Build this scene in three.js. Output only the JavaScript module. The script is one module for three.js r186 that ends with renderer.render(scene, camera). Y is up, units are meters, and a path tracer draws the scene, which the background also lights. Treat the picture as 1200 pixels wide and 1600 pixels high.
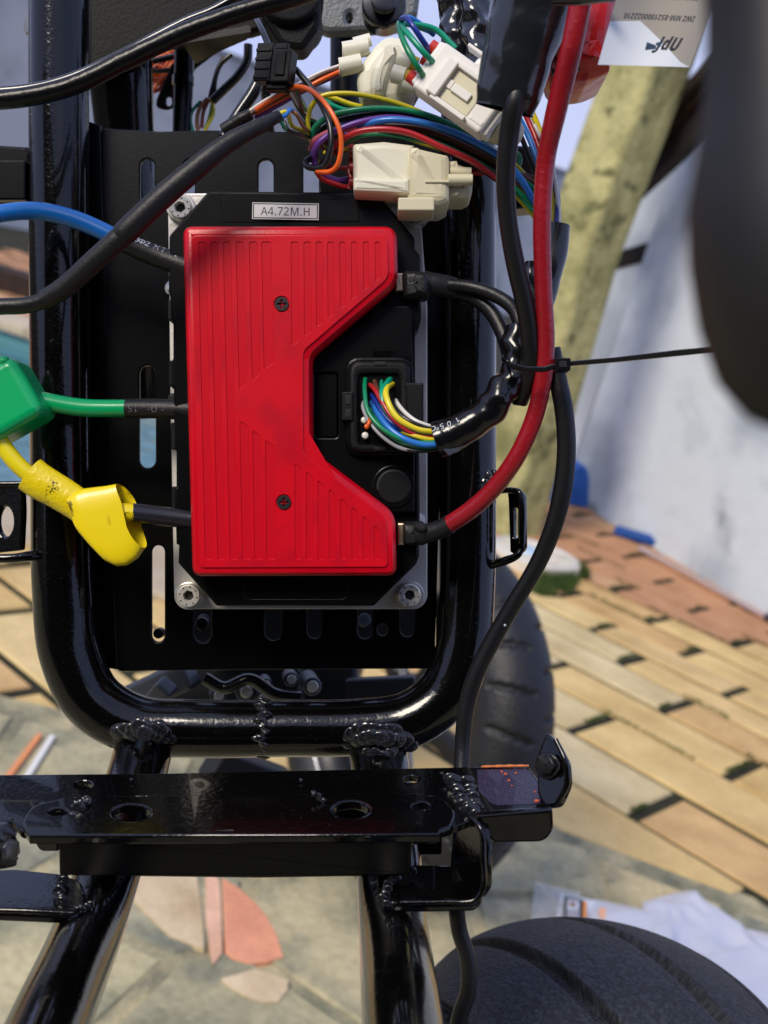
import * as THREE from 'three';
import { mergeGeometries, toCreasedNormals } from 'three/addons/utils/BufferGeometryUtils.js';
import { RoundedBoxGeometry } from 'three/addons/geometries/RoundedBoxGeometry.js';
import { FontLoader } from 'three/addons/loaders/FontLoader.js';
import { Brush, Evaluator, SUBTRACTION } from 'three-bvh-csg';
import { TextGeometry } from 'three/addons/geometries/TextGeometry.js';

// ------------------------------------------------------------------ camera, sky, sun, exposure
const PW = 1200, PH = 1600, F = 1800, D2R = Math.PI / 180;
const CAM_H = 0.95;
const scene = new THREE.Scene();
const camera = new THREE.PerspectiveCamera(2 * Math.atan(PH / 2 / F) / D2R, PW / PH, 0.01, 300);
camera.position.set(0, CAM_H, 0);
camera.rotation.set(-14.3 * D2R, 0, 14.3 * D2R, 'YXZ');
camera.focus = 0.545;
camera.userData.fStop = 10.5;
camera.updateMatrixWorld();
const renderer = new THREE.WebGLRenderer({ antialias: true });
renderer.setSize(768, 1024);
renderer.toneMapping = THREE.LinearToneMapping;
renderer.toneMappingExposure = 1.33;
renderer.shadowMap.enabled = true;

function rng(seed) { let s = seed >>> 0; return () => { s = (s + 0x6D2B79F5) | 0; let t = Math.imul(s ^ (s >>> 15), 1 | s); t = (t + Math.imul(t ^ (t >>> 7), 61 | t)) ^ t; return ((t ^ (t >>> 14)) >>> 0) / 4294967296; }; }
const R0 = rng(7);
function hash2(x, y, s) { let h = Math.imul(x, 374761393) ^ Math.imul(y, 668265263) ^ Math.imul(s, 2246822519); h = Math.imul(h ^ (h >>> 13), 1274126177); return ((h ^ (h >>> 16)) >>> 0) / 4294967296; }
function vnoise(x, y, p, s) {                    // value noise with period p
  const xi = Math.floor(x), yi = Math.floor(y), fx = x - xi, fy = y - yi, m = (a) => ((a % p) + p) % p;
  const u = fx * fx * (3 - 2 * fx), v = fy * fy * (3 - 2 * fy);
  const a = hash2(m(xi), m(yi), s), b = hash2(m(xi + 1), m(yi), s), c = hash2(m(xi), m(yi + 1), s), d = hash2(m(xi + 1), m(yi + 1), s);
  return a + (b - a) * u + (c - a) * v + (a - b - c + d) * u * v;
}
function fbm(u, v, base, oct, s) { let t = 0, a = 0.5, n = 0; for (let i = 0; i < oct; i++) { const f = base << i; t += a * vnoise(u * f, v * f, f, s + i); n += a; a *= 0.55; } return t / n; }
const lerp = (a, b, t) => a + (b - a) * t, clamp = (x, a = 0, b = 1) => Math.min(b, Math.max(a, x)), smooth = (a, b, x) => { const t = clamp((x - a) / (b - a)); return t * t * (3 - 2 * t); };

{ // pale even evening sky with thin cloud
  const w = 256, h = 128, data = new Float32Array(w * h * 4);
  for (let j = 0; j < h; j++) for (let i = 0; i < w; i++) {
    const el = ((j + 0.5) / h - 0.5) * Math.PI, e = Math.max(0, Math.sin(el));   // row 0 is the bottom
    const az = i / w * 2 * Math.PI, cx = Math.cos(el) * Math.cos(az), cz = Math.cos(el) * Math.sin(az);
    const cl = smooth(0.45, 0.8, fbm((cx * 0.5 + 0.5) * 0.99, (cz * 0.5 + 0.5) * 0.99, 4, 4, 11)) * 0.35;
    const k = Math.pow(1 - e, 2.2);
    let r = lerp(0.30, 0.41, k), g = lerp(0.38, 0.47, k), b = lerp(0.68, 0.76, k);
    r = lerp(r, 0.6, cl); g = lerp(g, 0.61, cl); b = lerp(b, 0.68, cl);
    if (el < 0) { r = 0.30; g = 0.28; b = 0.25; }
    data.set([r, g, b, 1], (j * w + i) * 4);
  }
  const t = new THREE.DataTexture(data, w, h, THREE.RGBAFormat, THREE.FloatType);
  t.mapping = THREE.EquirectangularReflectionMapping; t.magFilter = t.minFilter = THREE.LinearFilter; t.wrapS = THREE.RepeatWrapping; t.needsUpdate = true;
  scene.background = t; scene.environment = t;
}
const sun = new THREE.DirectionalLight(new THREE.Color(1.0, 0.90, 0.76), 2.35);
sun.position.set(-3.6, 5.4, 2.5); sun.target.position.set(0, 0, -2); sun.castShadow = true; sun.shadow.radius = 40;
Object.assign(sun.shadow.camera, { left: -8, right: 8, top: 8, bottom: -8, near: 0.1, far: 30 }); sun.shadow.mapSize.set(2048, 2048);
scene.add(sun, sun.target);

// ------------------------------------------------------------------ helpers
const Q = camera.quaternion.clone(), CP = camera.position.clone(), QI = Q.clone().invert();
const V = (x, y, d) => new THREE.Vector3((x - PW / 2) / F * d, -(y - PH / 2) / F * d, -d);     // point of the bike's own axes (x right, y up the frame, z out of it)
const toW = (v) => v.clone().applyQuaternion(Q).add(CP), toC = (w) => w.clone().sub(CP).applyQuaternion(QI);
function G(x, y, lvl = 0) { const d = V(x, y, 1).applyQuaternion(Q); return CP.clone().add(d.multiplyScalar((lvl - CP.y) / d.y)); }
const names = {};
function numbered(n) { if (!(n in names)) { names[n] = 0; return n; } names[n]++; return `${n}_${String(names[n]).padStart(3, '0')}`; }
function meta(o, label, category, group, kind) { if (label) o.userData.label = label; if (category) o.userData.category = category; if (group) o.userData.group = group; if (kind) o.userData.kind = kind; return o; }
function bike(name, label, category, base, group) {       // thing laid out in the bike's axes
  const o = new THREE.Group(); o.name = numbered(name); o.quaternion.copy(Q); const b = V(...base); o.position.copy(toW(b)); o.off = b; scene.add(o); return meta(o, label, category, group);
}
function ground(name, label, category, at, group, kind) { // thing laid out in world axes
  const o = new THREE.Group(); o.name = numbered(name); o.position.copy(at); o.off = at.clone(); scene.add(o); return meta(o, label, category, group, kind);
}
function prep(g) { let n = g.index ? g.toNonIndexed() : g; for (const k of Object.keys(n.attributes)) if (!['position', 'normal', 'uv'].includes(k)) n.deleteAttribute(k); if (!n.attributes.uv) n.setAttribute('uv', new THREE.BufferAttribute(new Float32Array(n.attributes.position.count * 2), 2)); n.clearGroups?.(); return n; }
function part(name, geos, mat, parent, label) {
  geos = (Array.isArray(geos) ? geos : [geos]).map(prep);
  const g = geos.length > 1 ? mergeGeometries(geos) : geos[0];
  let root = parent; while (!root.off) root = root.parent;
  g.translate(-root.off.x, -root.off.y, -root.off.z);
  const m = new THREE.Mesh(g, mat); m.name = name; m.castShadow = m.receiveShadow = true; if (label) m.userData.label = label; parent.add(m); return m;
}
// swept tube through [px, py, depth, radius in px]
function sweep(pts, { seg = 0, rad = 14, cap = true, mod = null, flat = 1, raw = false, spin = 0 } = {}) {
  let dl = 0.55, rl = 12; const P = [], Rr = [];
  for (const p of pts) { dl = p[2] ?? dl; rl = p[3] ?? rl; P.push(raw ? new THREE.Vector3(p[0], p[1], p[2]) : V(p[0], p[1], dl)); Rr.push(raw ? p[3] : rl * dl / F); }
  const c = new THREE.CatmullRomCurve3(P, false, 'centripetal'); const n = seg || Math.max(8, (pts.length - 1) * 8);
  const pos = [], uv = [], idx = []; let N = null, prevT = null, len = 0, prevP = null; const rings = [];
  for (let i = 0; i <= n; i++) {
    const t = i / n, p = c.getPoint(t), T = c.getTangent(t).normalize();
    if (!N) { N = new THREE.Vector3(0, 0, 1).sub(T.clone().multiplyScalar(T.z)); if (N.lengthSq() < 1e-4) N.set(0, 1, 0).sub(T.clone().multiplyScalar(T.y)); N.normalize(); }
    else { const ax = prevT.clone().cross(T), s = ax.length(); if (s > 1e-7) N.applyAxisAngle(ax.normalize(), Math.asin(clamp(s, -1, 1))); N.sub(T.clone().multiplyScalar(T.dot(N))).normalize(); }
    prevT = T.clone(); if (prevP) len += prevP.distanceTo(p); prevP = p.clone();
    const B = T.clone().cross(N), k = t * (pts.length - 1), i0 = Math.min(pts.length - 2, Math.floor(k)), r = lerp(Rr[i0], Rr[i0 + 1], smooth(0, 1, k - i0));
    for (let j = 0; j <= rad; j++) {
      const a = j / rad * Math.PI * 2 + spin, q = r * (mod ? mod(t, a, len) : 1), w = p.clone().addScaledVector(N, Math.cos(a) * q * flat).addScaledVector(B, Math.sin(a) * q);
      pos.push(w.x, w.y, w.z); uv.push(len, j / rad * 2 * Math.PI * r);
    }
    rings.push({ p, T, N: N.clone(), B, r });
  }
  for (let i = 0; i < n; i++) for (let j = 0; j < rad; j++) { const a = i * (rad + 1) + j, b = a + rad + 1; idx.push(a, a + 1, b, a + 1, b + 1, b); }
  const g = new THREE.BufferGeometry(); g.setAttribute('position', new THREE.Float32BufferAttribute(pos, 3)); g.setAttribute('uv', new THREE.Float32BufferAttribute(uv, 2)); g.setIndex(idx); g.computeVertexNormals();
  { // close the seam in the normals
    const nn = g.attributes.normal; for (let i = 0; i <= n; i++) { const a = i * (rad + 1), b = a + rad; const x = nn.getX(a) + nn.getX(b), y = nn.getY(a) + nn.getY(b), z = nn.getZ(a) + nn.getZ(b), l = Math.hypot(x, y, z) || 1; nn.setXYZ(a, x / l, y / l, z / l); nn.setXYZ(b, x / l, y / l, z / l); }
  }
  let out = g;
  if (cap) {
    const cp = [], cu = [], ci = [];
    for (const [ri, sgn] of [[0, -1], [n, 1]]) { const o = cp.length / 3, ce = rings[ri].p; cp.push(ce.x, ce.y, ce.z); cu.push(0, 0); for (let j = 0; j <= rad; j++) { const b = (ri * (rad + 1) + j) * 3; cp.push(pos[b], pos[b + 1], pos[b + 2]); cu.push(0, 0); } for (let j = 0; j < rad; j++) sgn > 0 ? ci.push(o, o + 1 + j, o + 2 + j) : ci.push(o, o + 2 + j, o + 1 + j); }
    const h = new THREE.BufferGeometry(); h.setAttribute('position', new THREE.Float32BufferAttribute(cp, 3)); h.setAttribute('uv', new THREE.Float32BufferAttribute(cu, 2)); h.setIndex(ci); h.computeVertexNormals();
    out = mergeGeometries([prep(g), prep(h)]);
  }
  out.rings = rings; return out;
}
// rounded polygon [x, y, radius] -> point list
function rp(pts, r0 = 0, n = 5) {
  const out = []; const L = pts.length;
  for (let i = 0; i < L; i++) {
    const p = pts[i], a = pts[(i + L - 1) % L], b = pts[(i + 1) % L], r = p[2] ?? r0;
    if (!r) { out.push([p[0], p[1]]); continue; }
    const la = Math.hypot(a[0] - p[0], a[1] - p[1]), lb = Math.hypot(b[0] - p[0], b[1] - p[1]), k = Math.min(r, la * 0.49, lb * 0.49);
    const s = [p[0] + (a[0] - p[0]) / la * k, p[1] + (a[1] - p[1]) / la * k], e = [p[0] + (b[0] - p[0]) / lb * k, p[1] + (b[1] - p[1]) / lb * k];
    for (let j = 0; j <= n; j++) { const t = j / n, u = 1 - t; out.push([u * u * s[0] + 2 * u * t * p[0] + t * t * e[0], u * u * s[1] + 2 * u * t * p[1] + t * t * e[1]]); }
  }
  return out;
}
const rect = (x0, y0, x1, y1, r = 0) => rp([[x0, y0], [x1, y0], [x1, y1], [x0, y1]], r);
const oval = (x, y, a, b = a, n = 20, ph = 0) => Array.from({ length: n }, (_, i) => { const t = i / n * 2 * Math.PI + ph; return [x + a * Math.cos(t), y + b * Math.sin(t)]; });
const slot = (x0, y0, x1, y1) => { const w = (x1 - x0) / 2, cx = (x0 + x1) / 2, o = []; for (let i = 0; i <= 8; i++) { const t = Math.PI + i / 8 * Math.PI; o.push([cx + w * Math.cos(t), y0 + w + w * Math.sin(t)]); } for (let i = 0; i <= 8; i++) { const t = i / 8 * Math.PI; o.push([cx + w * Math.cos(t), y1 - w + w * Math.sin(t)]); } return o; };
// slab cut from a plane (three [px,py,d] points, or one depth), t thick behind its front face
function slab(plane, poly, t, bev = 0, holes = [], bs = 2) {
  let a, b, c; if (typeof plane === 'number') { a = V(0, 0, plane); b = V(0, 1600, plane); c = V(1200, 0, plane); } else[a, b, c] = plane.map((p) => p.isVector3 ? p : V(...p));
  const n = b.clone().sub(a).cross(c.clone().sub(a)).normalize(); if (n.dot(a) > 0) n.negate();     // towards the viewer's side
  let ex = new THREE.Vector3(1, 0, 0); ex.sub(n.clone().multiplyScalar(n.dot(ex))).normalize(); const ey = n.clone().cross(ex);
  const k = n.dot(a), P2 = ([x, y]) => { const r = V(x, y, 1); r.multiplyScalar(k / n.dot(r)).sub(a); return new THREE.Vector2(r.dot(ex), r.dot(ey)); };
  const fix = (l, ccw) => { const q = l.map(P2); if (THREE.ShapeUtils.isClockWise(q) === ccw) q.reverse(); return q; };
  const sh = new THREE.Shape(fix(poly, true)); for (const h of holes) sh.holes.push(new THREE.Path(fix(h, false)));
  const g = new THREE.ExtrudeGeometry(sh, { depth: Math.max(1e-5, t - 2 * bev), bevelEnabled: bev > 0, bevelThickness: bev, bevelSize: bev, bevelOffset: -bev, bevelSegments: bs, curveSegments: 1, steps: 1 });
  g.translate(0, 0, -t + bev);
  g.applyMatrix4(new THREE.Matrix4().makeBasis(ex, ey, n).setPosition(a));
  if (!(bev > 0 && bs >= 3)) return g;
  const h = toCreasedNormals(g, 0.62), pp = h.attributes.position, nn = h.attributes.normal, A = new THREE.Vector3(), B = new THREE.Vector3(), D = new THREE.Vector3();
  for (let i = 0; i < pp.count; i += 3) { A.fromBufferAttribute(pp, i); B.fromBufferAttribute(pp, i + 1).sub(A); D.fromBufferAttribute(pp, i + 2).sub(A); B.cross(D).normalize(); if (Math.abs(B.dot(n)) > 0.9995) for (let q = 0; q < 3; q++) nn.setXYZ(i + q, B.x, B.y, B.z); }
  return h;
}
function wallPlane(p, q) { return [toC(p), toC(q), toC(p.clone().add(new THREE.Vector3(0, 1, 0)))]; }  // vertical plane through two ground points
function lump(x, y, d, rx, ry, rz, seed = 1, amp = 0.25, freq = 3) {   // weld blob
  amp *= 0.45; const g = new THREE.SphereGeometry(1, 26, 18), p = g.attributes.position, s = d / F;
  for (let i = 0; i < p.count; i++) { const X = p.getX(i), Y = p.getY(i), Z = p.getZ(i), k = 1 + amp * (Math.sin(X * freq + seed) * Math.sin(Y * freq * 1.3 + seed * 2.1) + 0.6 * Math.sin(Z * freq * 1.7 + X * 2 + seed)); p.setXYZ(i, X * k * rx * s, Y * k * ry * s, Z * k * rz * s); }
  g.computeVertexNormals(); const c = V(x, y, d); g.translate(c.x, c.y, c.z); return g;
}
function bead(path, n, r, seed = 1) {                      // rippled weld bead: overlapping small humps along [x, y, depth] points
  const rr = rng(seed * 131 + 7), c = new THREE.CatmullRomCurve3(path.map((q) => new THREE.Vector3(...q))), out = [];
  for (let i = 0; i < n; i++) { const q = c.getPoint(n > 1 ? i / (n - 1) : 0), k = .75 + rr() * .5; out.push(lump(q.x + (rr() - .5) * r * .4, q.y + (rr() - .5) * r * .4, q.z, r * k * 1.25, r * k * (.9 + rr() * .4), r * k * .42, i + seed, .16, 3)); if (rr() > .6) out.push(lump(q.x + (rr() - .5) * r * 3, q.y + (rr() - .5) * r * 3, q.z + .001, r * .3, r * .3, r * .25, i, .2)); }
  return out;
}
function cyl(x, y, d, r, len, seg = 24, axis = null, ch = 0.12) {      // chamfered cylinder, front face at depth d, facing the viewer (or along axis)
  const s = r * d / F, L = len * d / F, c = s * ch;
  const g = new THREE.LatheGeometry([[0, -L], [s, -L], [s, -c], [s - c, 0], [0, 0]].map((a) => new THREE.Vector2(...a)), seg);
  if (!axis) g.rotateX(Math.PI / 2); else g.applyQuaternion(new THREE.Quaternion().setFromUnitVectors(new THREE.Vector3(0, 1, 0), new THREE.Vector3(...axis).normalize()));
  const v = V(x, y, d); g.translate(v.x, v.y, v.z); return g;
}
function box(x0, y0, x1, y1, d0, d1, r = 2, rot = 0) {                  // rounded box, front face at d0 spanning the pixels
  const s = d0 / F, w = (x1 - x0) * s, h = (y1 - y0) * s; const g = new RoundedBoxGeometry(w, h, d1 - d0, 2, Math.min(r * s, w / 2.1, h / 2.1, (d1 - d0) / 2.1));
  if (rot) g.rotateZ(rot); const c = V((x0 + x1) / 2, (y0 + y1) / 2, d0); g.translate(c.x, c.y, -(d0 + d1) / 2); return g;
}
// a box between two points, w and h across in px
function bar(p, q, w, h, r = 2) {
  const a = V(...p), b = V(...q), s = p[2] / F, L = a.distanceTo(b), g = new RoundedBoxGeometry(w * s, L, h * s, 2, Math.min(r * s, w * s / 2.2, h * s / 2.2));
  const y = b.clone().sub(a).normalize(); let z = new THREE.Vector3(0, 0, 1).sub(y.clone().multiplyScalar(y.z)).normalize(); const x = y.clone().cross(z);
  g.applyMatrix4(new THREE.Matrix4().makeBasis(x, y, z).setPosition(a.add(b).multiplyScalar(0.5))); return g;
}

// ------------------------------------------------------------------ materials
function tex(size, fn, { srgb = false, rep = 1, h = size } = {}) {
  const d = new Uint8Array(size * h * 4); for (let j = 0; j < h; j++) for (let i = 0; i < size; i++) { const c = fn(i / size, j / h); const o = (j * size + i) * 4; if (typeof c === 'number') d[o] = d[o + 1] = d[o + 2] = clamp(c) * 255; else { d[o] = clamp(c[0]) * 255; d[o + 1] = clamp(c[1]) * 255; d[o + 2] = clamp(c[2]) * 255; } d[o + 3] = 255; }
  const t = new THREE.DataTexture(d, size, h, THREE.RGBAFormat); t.magFilter = THREE.LinearFilter; t.minFilter = THREE.LinearMipmapLinearFilter; t.generateMipmaps = true; t.wrapS = t.wrapT = THREE.RepeatWrapping; t.repeat.set(rep, rep); if (srgb) t.colorSpace = THREE.SRGBColorSpace; t.needsUpdate = true; return t;
}
const again = (t, r) => { const c = t.clone(); c.repeat.set(r, r); c.needsUpdate = true; return c; };
const peelT = tex(256, (u, v) => fbm(u, v, 24, 3, 3) * 0.8 + 0.2 * fbm(u, v, 6, 2, 5));
const grainT = tex(256, (u, v) => fbm(u, v, 48, 3, 9));
const dustT = tex(512, (u, v) => { const n = fbm(u, v, 8, 5, 21), sp = hash2(Math.floor(u * 512), Math.floor(v * 512), 77) > 0.9975 ? 0.5 : 0; return 0.10 + 0.32 * smooth(0.5, 0.85, n) + sp; });
const speckT = (den, base, hi, seed) => tex(512, (u, v) => { const x = Math.floor(u * 512), y = Math.floor(v * 512), k = hash2(x, y, seed), sm = smooth(.62, .85, fbm(u, v, 5, 5, seed + 3)); return (k > 1 - den ? base + hi * hash2(x, y, seed + 1) : base) + sm * .02; }, { srgb: true });
const mixC = (a, b, t) => [lerp(a[0], b[0], t), lerp(a[1], b[1], t), lerp(a[2], b[2], t)];
const S = (o) => new THREE.MeshStandardMaterial(o), P = (o) => new THREE.MeshPhysicalMaterial(o);
const C = (r, g, b) => new THREE.Color().setRGB(r, g, b);
const M = {
  paint: P({ color: C(1, 1, 1), map: again(speckT(0.0016, 0.02, 0.6, 301), 11), roughness: 0.2, roughnessMap: again(tex(256, (u, v) => 0.55 + 0.45 * fbm(u, v, 6, 5, 305)), 9), bumpMap: again(peelT, 28), bumpScale: 0.00012, clearcoat: 0.5, clearcoatRoughness: 0.04, specularIntensity: 0.5 }),
  paintRough: P({ color: C(0.003, 0.003, 0.0036), roughness: 0.16, bumpMap: again(peelT, 60), bumpScale: 0.0004, clearcoat: 1, clearcoatRoughness: 0.06 }),
  satin: P({ color: C(0.0016, 0.0018, 0.0022), roughness: 0.26, bumpMap: again(grainT, 30), bumpScale: 0.00002, specularIntensity: 0.45 }),
  plastic: P({ specularIntensity: 0.38, color: C(0.0018, 0.0018, 0.0022), roughness: 0.3, bumpMap: again(grainT, 60), bumpScale: 0.00002 }),
  plasticMatt: P({ specularIntensity: 0.5, color: C(0.004, 0.004, 0.0048), roughness: 0.45, bumpMap: again(grainT, 60), bumpScale: 0.00002 }),
  cable: P({ specularIntensity: 0.8, color: C(0.006, 0.006, 0.0072), roughness: 0.42, bumpMap: again(grainT, 20), bumpScale: 0.0001 }),
  cableShiny: P({ color: C(0.006, 0.006, 0.007), roughness: 0.22, clearcoat: 0.4, clearcoatRoughness: 0.1 }),
  shrink: P({ specularIntensity: 0.8, color: C(0.008, 0.008, 0.0092), roughness: 0.48, bumpMap: again(grainT, 16), bumpScale: 0.00015 }),
  tape: P({ color: C(0.008, 0.009, 0.011), roughness: 0.2, clearcoat: 0.7, clearcoatRoughness: 0.08, bumpMap: again(peelT, 9), bumpScale: 0.0005 }),
  red: P({ color: C(0.60, 0.0014, 0.013), roughness: 0.36, specularIntensity: 0.7, bumpMap: again(grainT, 50), bumpScale: 0.00005, map: again(tex(512, (u, v) => { const d = smooth(.5, .8, fbm(u, v, 5, 6, 311)), s = hash2(Math.floor(u * 512), Math.floor(v * 512), 313) > .9985 ? .25 : 0; return [1 - .1 * d, .93 + .07 * d + s, .93 + .07 * d + s]; }, { srgb: true }), 9), roughnessMap: again(tex(256, (u, v) => 0.7 + 0.3 * fbm(u, v, 4, 5, 315)), 8), clearcoat: 0.08, clearcoatRoughness: 0.3 }),
  alu: S({ color: C(0.72, 0.68, 0.62), metalness: 0.35, roughness: 0.42, bumpMap: again(grainT, 14), bumpScale: 0.0001 }),
  steel: S({ color: C(0.72, 0.69, 0.62), metalness: 0.55, roughness: 0.3 }),
  brass: S({ color: C(0.75, 0.6, 0.4), metalness: 1, roughness: 0.35 }),
  socket: S({ color: C(0.02, 0.019, 0.017), metalness: 0, roughness: 0.6 }),
  screw: S({ color: C(0.03, 0.03, 0.03), metalness: 0.6, roughness: 0.4 }),
  ivory: P({ color: C(0.74, 0.72, 0.58), roughness: 0.42, bumpMap: again(grainT, 40), bumpScale: 0.00005 }),
  ivoryDark: P({ color: C(0.64, 0.60, 0.42), roughness: 0.42 }),
  nylon: P({ color: C(0.80, 0.78, 0.74), roughness: 0.35 }),
  sealRed: S({ color: C(0.6, 0.03, 0.02), roughness: 0.5 }), sealYellow: S({ color: C(0.6, 0.42, 0.03), roughness: 0.5 }),
  text: S({ color: C(0.42, 0.45, 0.50), roughness: 0.6 }),
};
const wireC = { yellow: [0.75, 0.62, 0.02], green: [0.0, 0.22, 0.09], teal: [0.0, 0.3, 0.17], blue: [0.015, 0.16, 0.55], dblue: [0.01, 0.03, 0.28], purple: [0.14, 0.04, 0.30], red: [0.42, 0.012, 0.018], dred: [0.2, 0.008, 0.01], pink: [0.5, 0.11, 0.15], orange: [0.85, 0.13, 0.012], black: [0.007, 0.007, 0.008], brown: [0.10, 0.035, 0.018], white: [0.7, 0.68, 0.64], grey: [0.32, 0.32, 0.34], lime: [0.2, 0.36, 0.03], copper: [0.35, 0.15, 0.06] };
const wireM = {}; for (const k in wireC) wireM[k] = P({ color: C(...wireC[k]), roughness: 0.33, clearcoat: 0.2, clearcoatRoughness: 0.2 });
const font = await new FontLoader().loadAsync('fonts/droid/droid_sans_regular.typeface.json');
// small print following a swept tube: rings of the sweep, position t along, turn around, flip reads from the other side
function print(geo, str, t0, size, turn = 0, dir = 1, up = 1, track = 1, lift = 1) {
  const rings = geo.rings, out = []; let at = t0 * (rings.length - 1), step = rings[1].p.distanceTo(rings[0].p);
  for (const ch of str) {
    const adv = size * (ch === ' ' ? 0.5 : ch === '-' ? 0.6 : 0.82) * track;
    const i = Math.floor(at), k = rings[clamp(i, 0, rings.length - 2)], k2 = rings[clamp(i + 1, 1, rings.length - 1)], f = at - i;
    if (ch !== ' ' && i < rings.length - 1 && i >= 0) {
      const g = new TextGeometry(ch, { font, size, depth: 0.00006, curveSegments: 3 }); g.computeBoundingBox(); const b = g.boundingBox; g.translate(-(b.min.x + b.max.x) / 2, -size / 2, 0);
      const p = k.p.clone().lerp(k2.p, f), T = k.T.clone().multiplyScalar(dir), N = new THREE.Vector3(0, 0, 1).sub(T.clone().multiplyScalar(T.z)).normalize().applyAxisAngle(k.T, turn), B = N.clone().cross(T);
      const q = g.attributes.position, r = lerp(k.r, k2.r, f) * lift + 0.00005;
      for (let v = 0; v < q.count; v++) { const a = q.getY(v) / r, rr = r + q.getZ(v), w = p.clone().addScaledVector(T, q.getX(v)).addScaledVector(N, Math.cos(a) * rr).addScaledVector(B, Math.sin(a) * rr * up); q.setXYZ(v, w.x, w.y, w.z); }
      g.computeVertexNormals(); out.push(g);
    }
    at += adv / step * (dir);
  }
  return out;
}

// ================================================================== THE SETTING
const stoneT = tex(512, (u, v) => { const n = fbm(u, v, 4, 6, 31), f = fbm(u, v, 64, 2, 33); return mixC([0.80, 0.75, 0.66], [1, 0.98, 0.94], clamp(n * 1.5 - 0.2 + (f - 0.5) * 0.3)); }, { srgb: true });
const stoneB = tex(256, (u, v) => fbm(u, v, 12, 5, 35));
const flagT = tex(512, (u, v) => { const n = fbm(u, v, 3, 6, 41), m = fbm(u, v, 7, 5, 43), f = fbm(u, v, 70, 2, 45); let c = mixC([0.60, 0.61, 0.55], [0.93, 0.89, 0.77], smooth(0.3, 0.66, n)); c = mixC(c, [0.46, 0.48, 0.46], smooth(0.58, 0.8, m) * 0.5); return c.map((x) => x + (f - 0.5) * 0.14); }, { srgb: true });
const limeT = tex(512, (u, v) => { const a = fbm(u, v, 3, 6, 51), s = fbm(u * 1, v * 1, 16, 4, 53), dk = smooth(0.56, 0.74, a); return mixC(mixC([0.95, 0.97, 0.98], [0.50, 0.54, 0.58], clamp(smooth(0.46, 0.74, a) * 0.5 + smooth(0.58, 0.8, s) * 0.12)), [0.2, 0.21, 0.22], smooth(0.66, 0.78, fbm(u, v, 9, 5, 57)) * smooth(.5, .62, a) * .4); }, { srgb: true });
const mossT = tex(512, (u, v) => { const a = fbm(u, v, 5, 6, 61), b = fbm(u, v, 14, 4, 63), f = fbm(u, v, 60, 2, 65); let c = mixC([0.54, 0.54, 0.38], [0.84, 0.82, 0.64], smooth(0.25, 0.7, a)); c = mixC(c, [0.36, 0.37, 0.24], smooth(0.6, 0.78, b) * 0.7); return c.map((x) => x + (f - 0.5) * 0.12); }, { srgb: true });
const woodT = tex(256, (u, v) => { const n = fbm(u, v, 3, 3, 71), g = vnoise(u * 40, v * 3 + n * 2, 40, 73); return mixC([0.16, 0.11, 0.08], [0.42, 0.34, 0.27], g * 0.7 + n * 0.3); }, { srgb: true });
const paverM = [[0.68, 0.51, 0.23], [0.66, 0.48, 0.20], [0.64, 0.48, 0.23], [0.70, 0.55, 0.27], [0.62, 0.42, 0.19], [0.66, 0.56, 0.33], [0.67, 0.50, 0.23]].map((c) => S({ color: C(...c), map: again(stoneT, 2.2), roughness: 0.8, bumpMap: again(stoneB, 4), bumpScale: 0.002 }));
const farPaverM = [[0.50, 0.27, 0.15], [0.46, 0.25, 0.14], [0.54, 0.33, 0.19]].map((c) => S({ color: C(...c), map: again(stoneT, 2.2), roughness: 0.8, bumpMap: again(stoneB, 4), bumpScale: 0.002 }));
const flagM = [[0.62, 0.59, 0.45], [0.58, 0.55, 0.43], [0.64, 0.57, 0.41], [0.55, 0.54, 0.46]].map((c) => S({ color: C(...c), map: again(flagT, 1.7), roughness: 0.72, bumpMap: again(stoneB, 3), bumpScale: 0.002 }));
const redGlowM = [[0.70, 0.58, 0.40], [0.82, 0.52, 0.38], [0.88, 0.40, 0.26]].map((c) => S({ color: C(...c), map: again(stoneT, 2.5), roughness: 0.7, bumpMap: again(stoneB, 3), bumpScale: 0.002 }));  // glow of a red light on the floor, painted as stone colour
const jointM = S({ color: C(0.035, 0.033, 0.012), map: again(mossT, 2), roughness: 1 });
const mortarM = S({ color: C(0.52, 0.49, 0.38), map: again(flagT, 2.5), roughness: 0.9, bumpMap: again(stoneB, 5), bumpScale: 0.003 });
const limeM = S({ color: C(0.66, 0.70, 0.74), map: again(limeT, 0.55), roughness: 0.85, bumpMap: again(stoneB, 1.5), bumpScale: 0.003 });
const limeM2 = S({ color: C(0.72, 0.75, 0.78), map: again(limeT, 0.3), roughness: 0.85 });
const greyWallM = S({ color: C(0.66, 0.645, 0.62), map: again(limeT, 0.25), roughness: 0.9 });

const xz = (p) => [p.x, p.z];
function clipHalf(poly, a, b, c) {                       // keep a*x + b*z <= c
  const out = []; for (let i = 0; i < poly.length; i++) { const p = poly[i], q = poly[(i + 1) % poly.length], dp = a * p[0] + b * p[1] - c, dq = a * q[0] + b * q[1] - c; if (dp <= 0) out.push(p); if ((dp < 0) !== (dq < 0)) { const t = dp / (dp - dq); out.push([lerp(p[0], q[0], t), lerp(p[1], q[1], t)]); } } return out;
}
const area = (p) => Math.abs(p.reduce((s, a, i) => { const b = p[(i + 1) % p.length]; return s + a[0] * b[1] - b[0] * a[1]; }, 0)) / 2;
const inside = (p, poly) => { let c = false; for (let i = 0, j = poly.length - 1; i < poly.length; j = i++) { const a = poly[i], b = poly[j]; if ((a[1] > p[1]) !== (b[1] > p[1]) && p[0] < (b[0] - a[0]) * (p[1] - a[1]) / (b[1] - a[1]) + a[0]) c = !c; } return c; };
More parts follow.
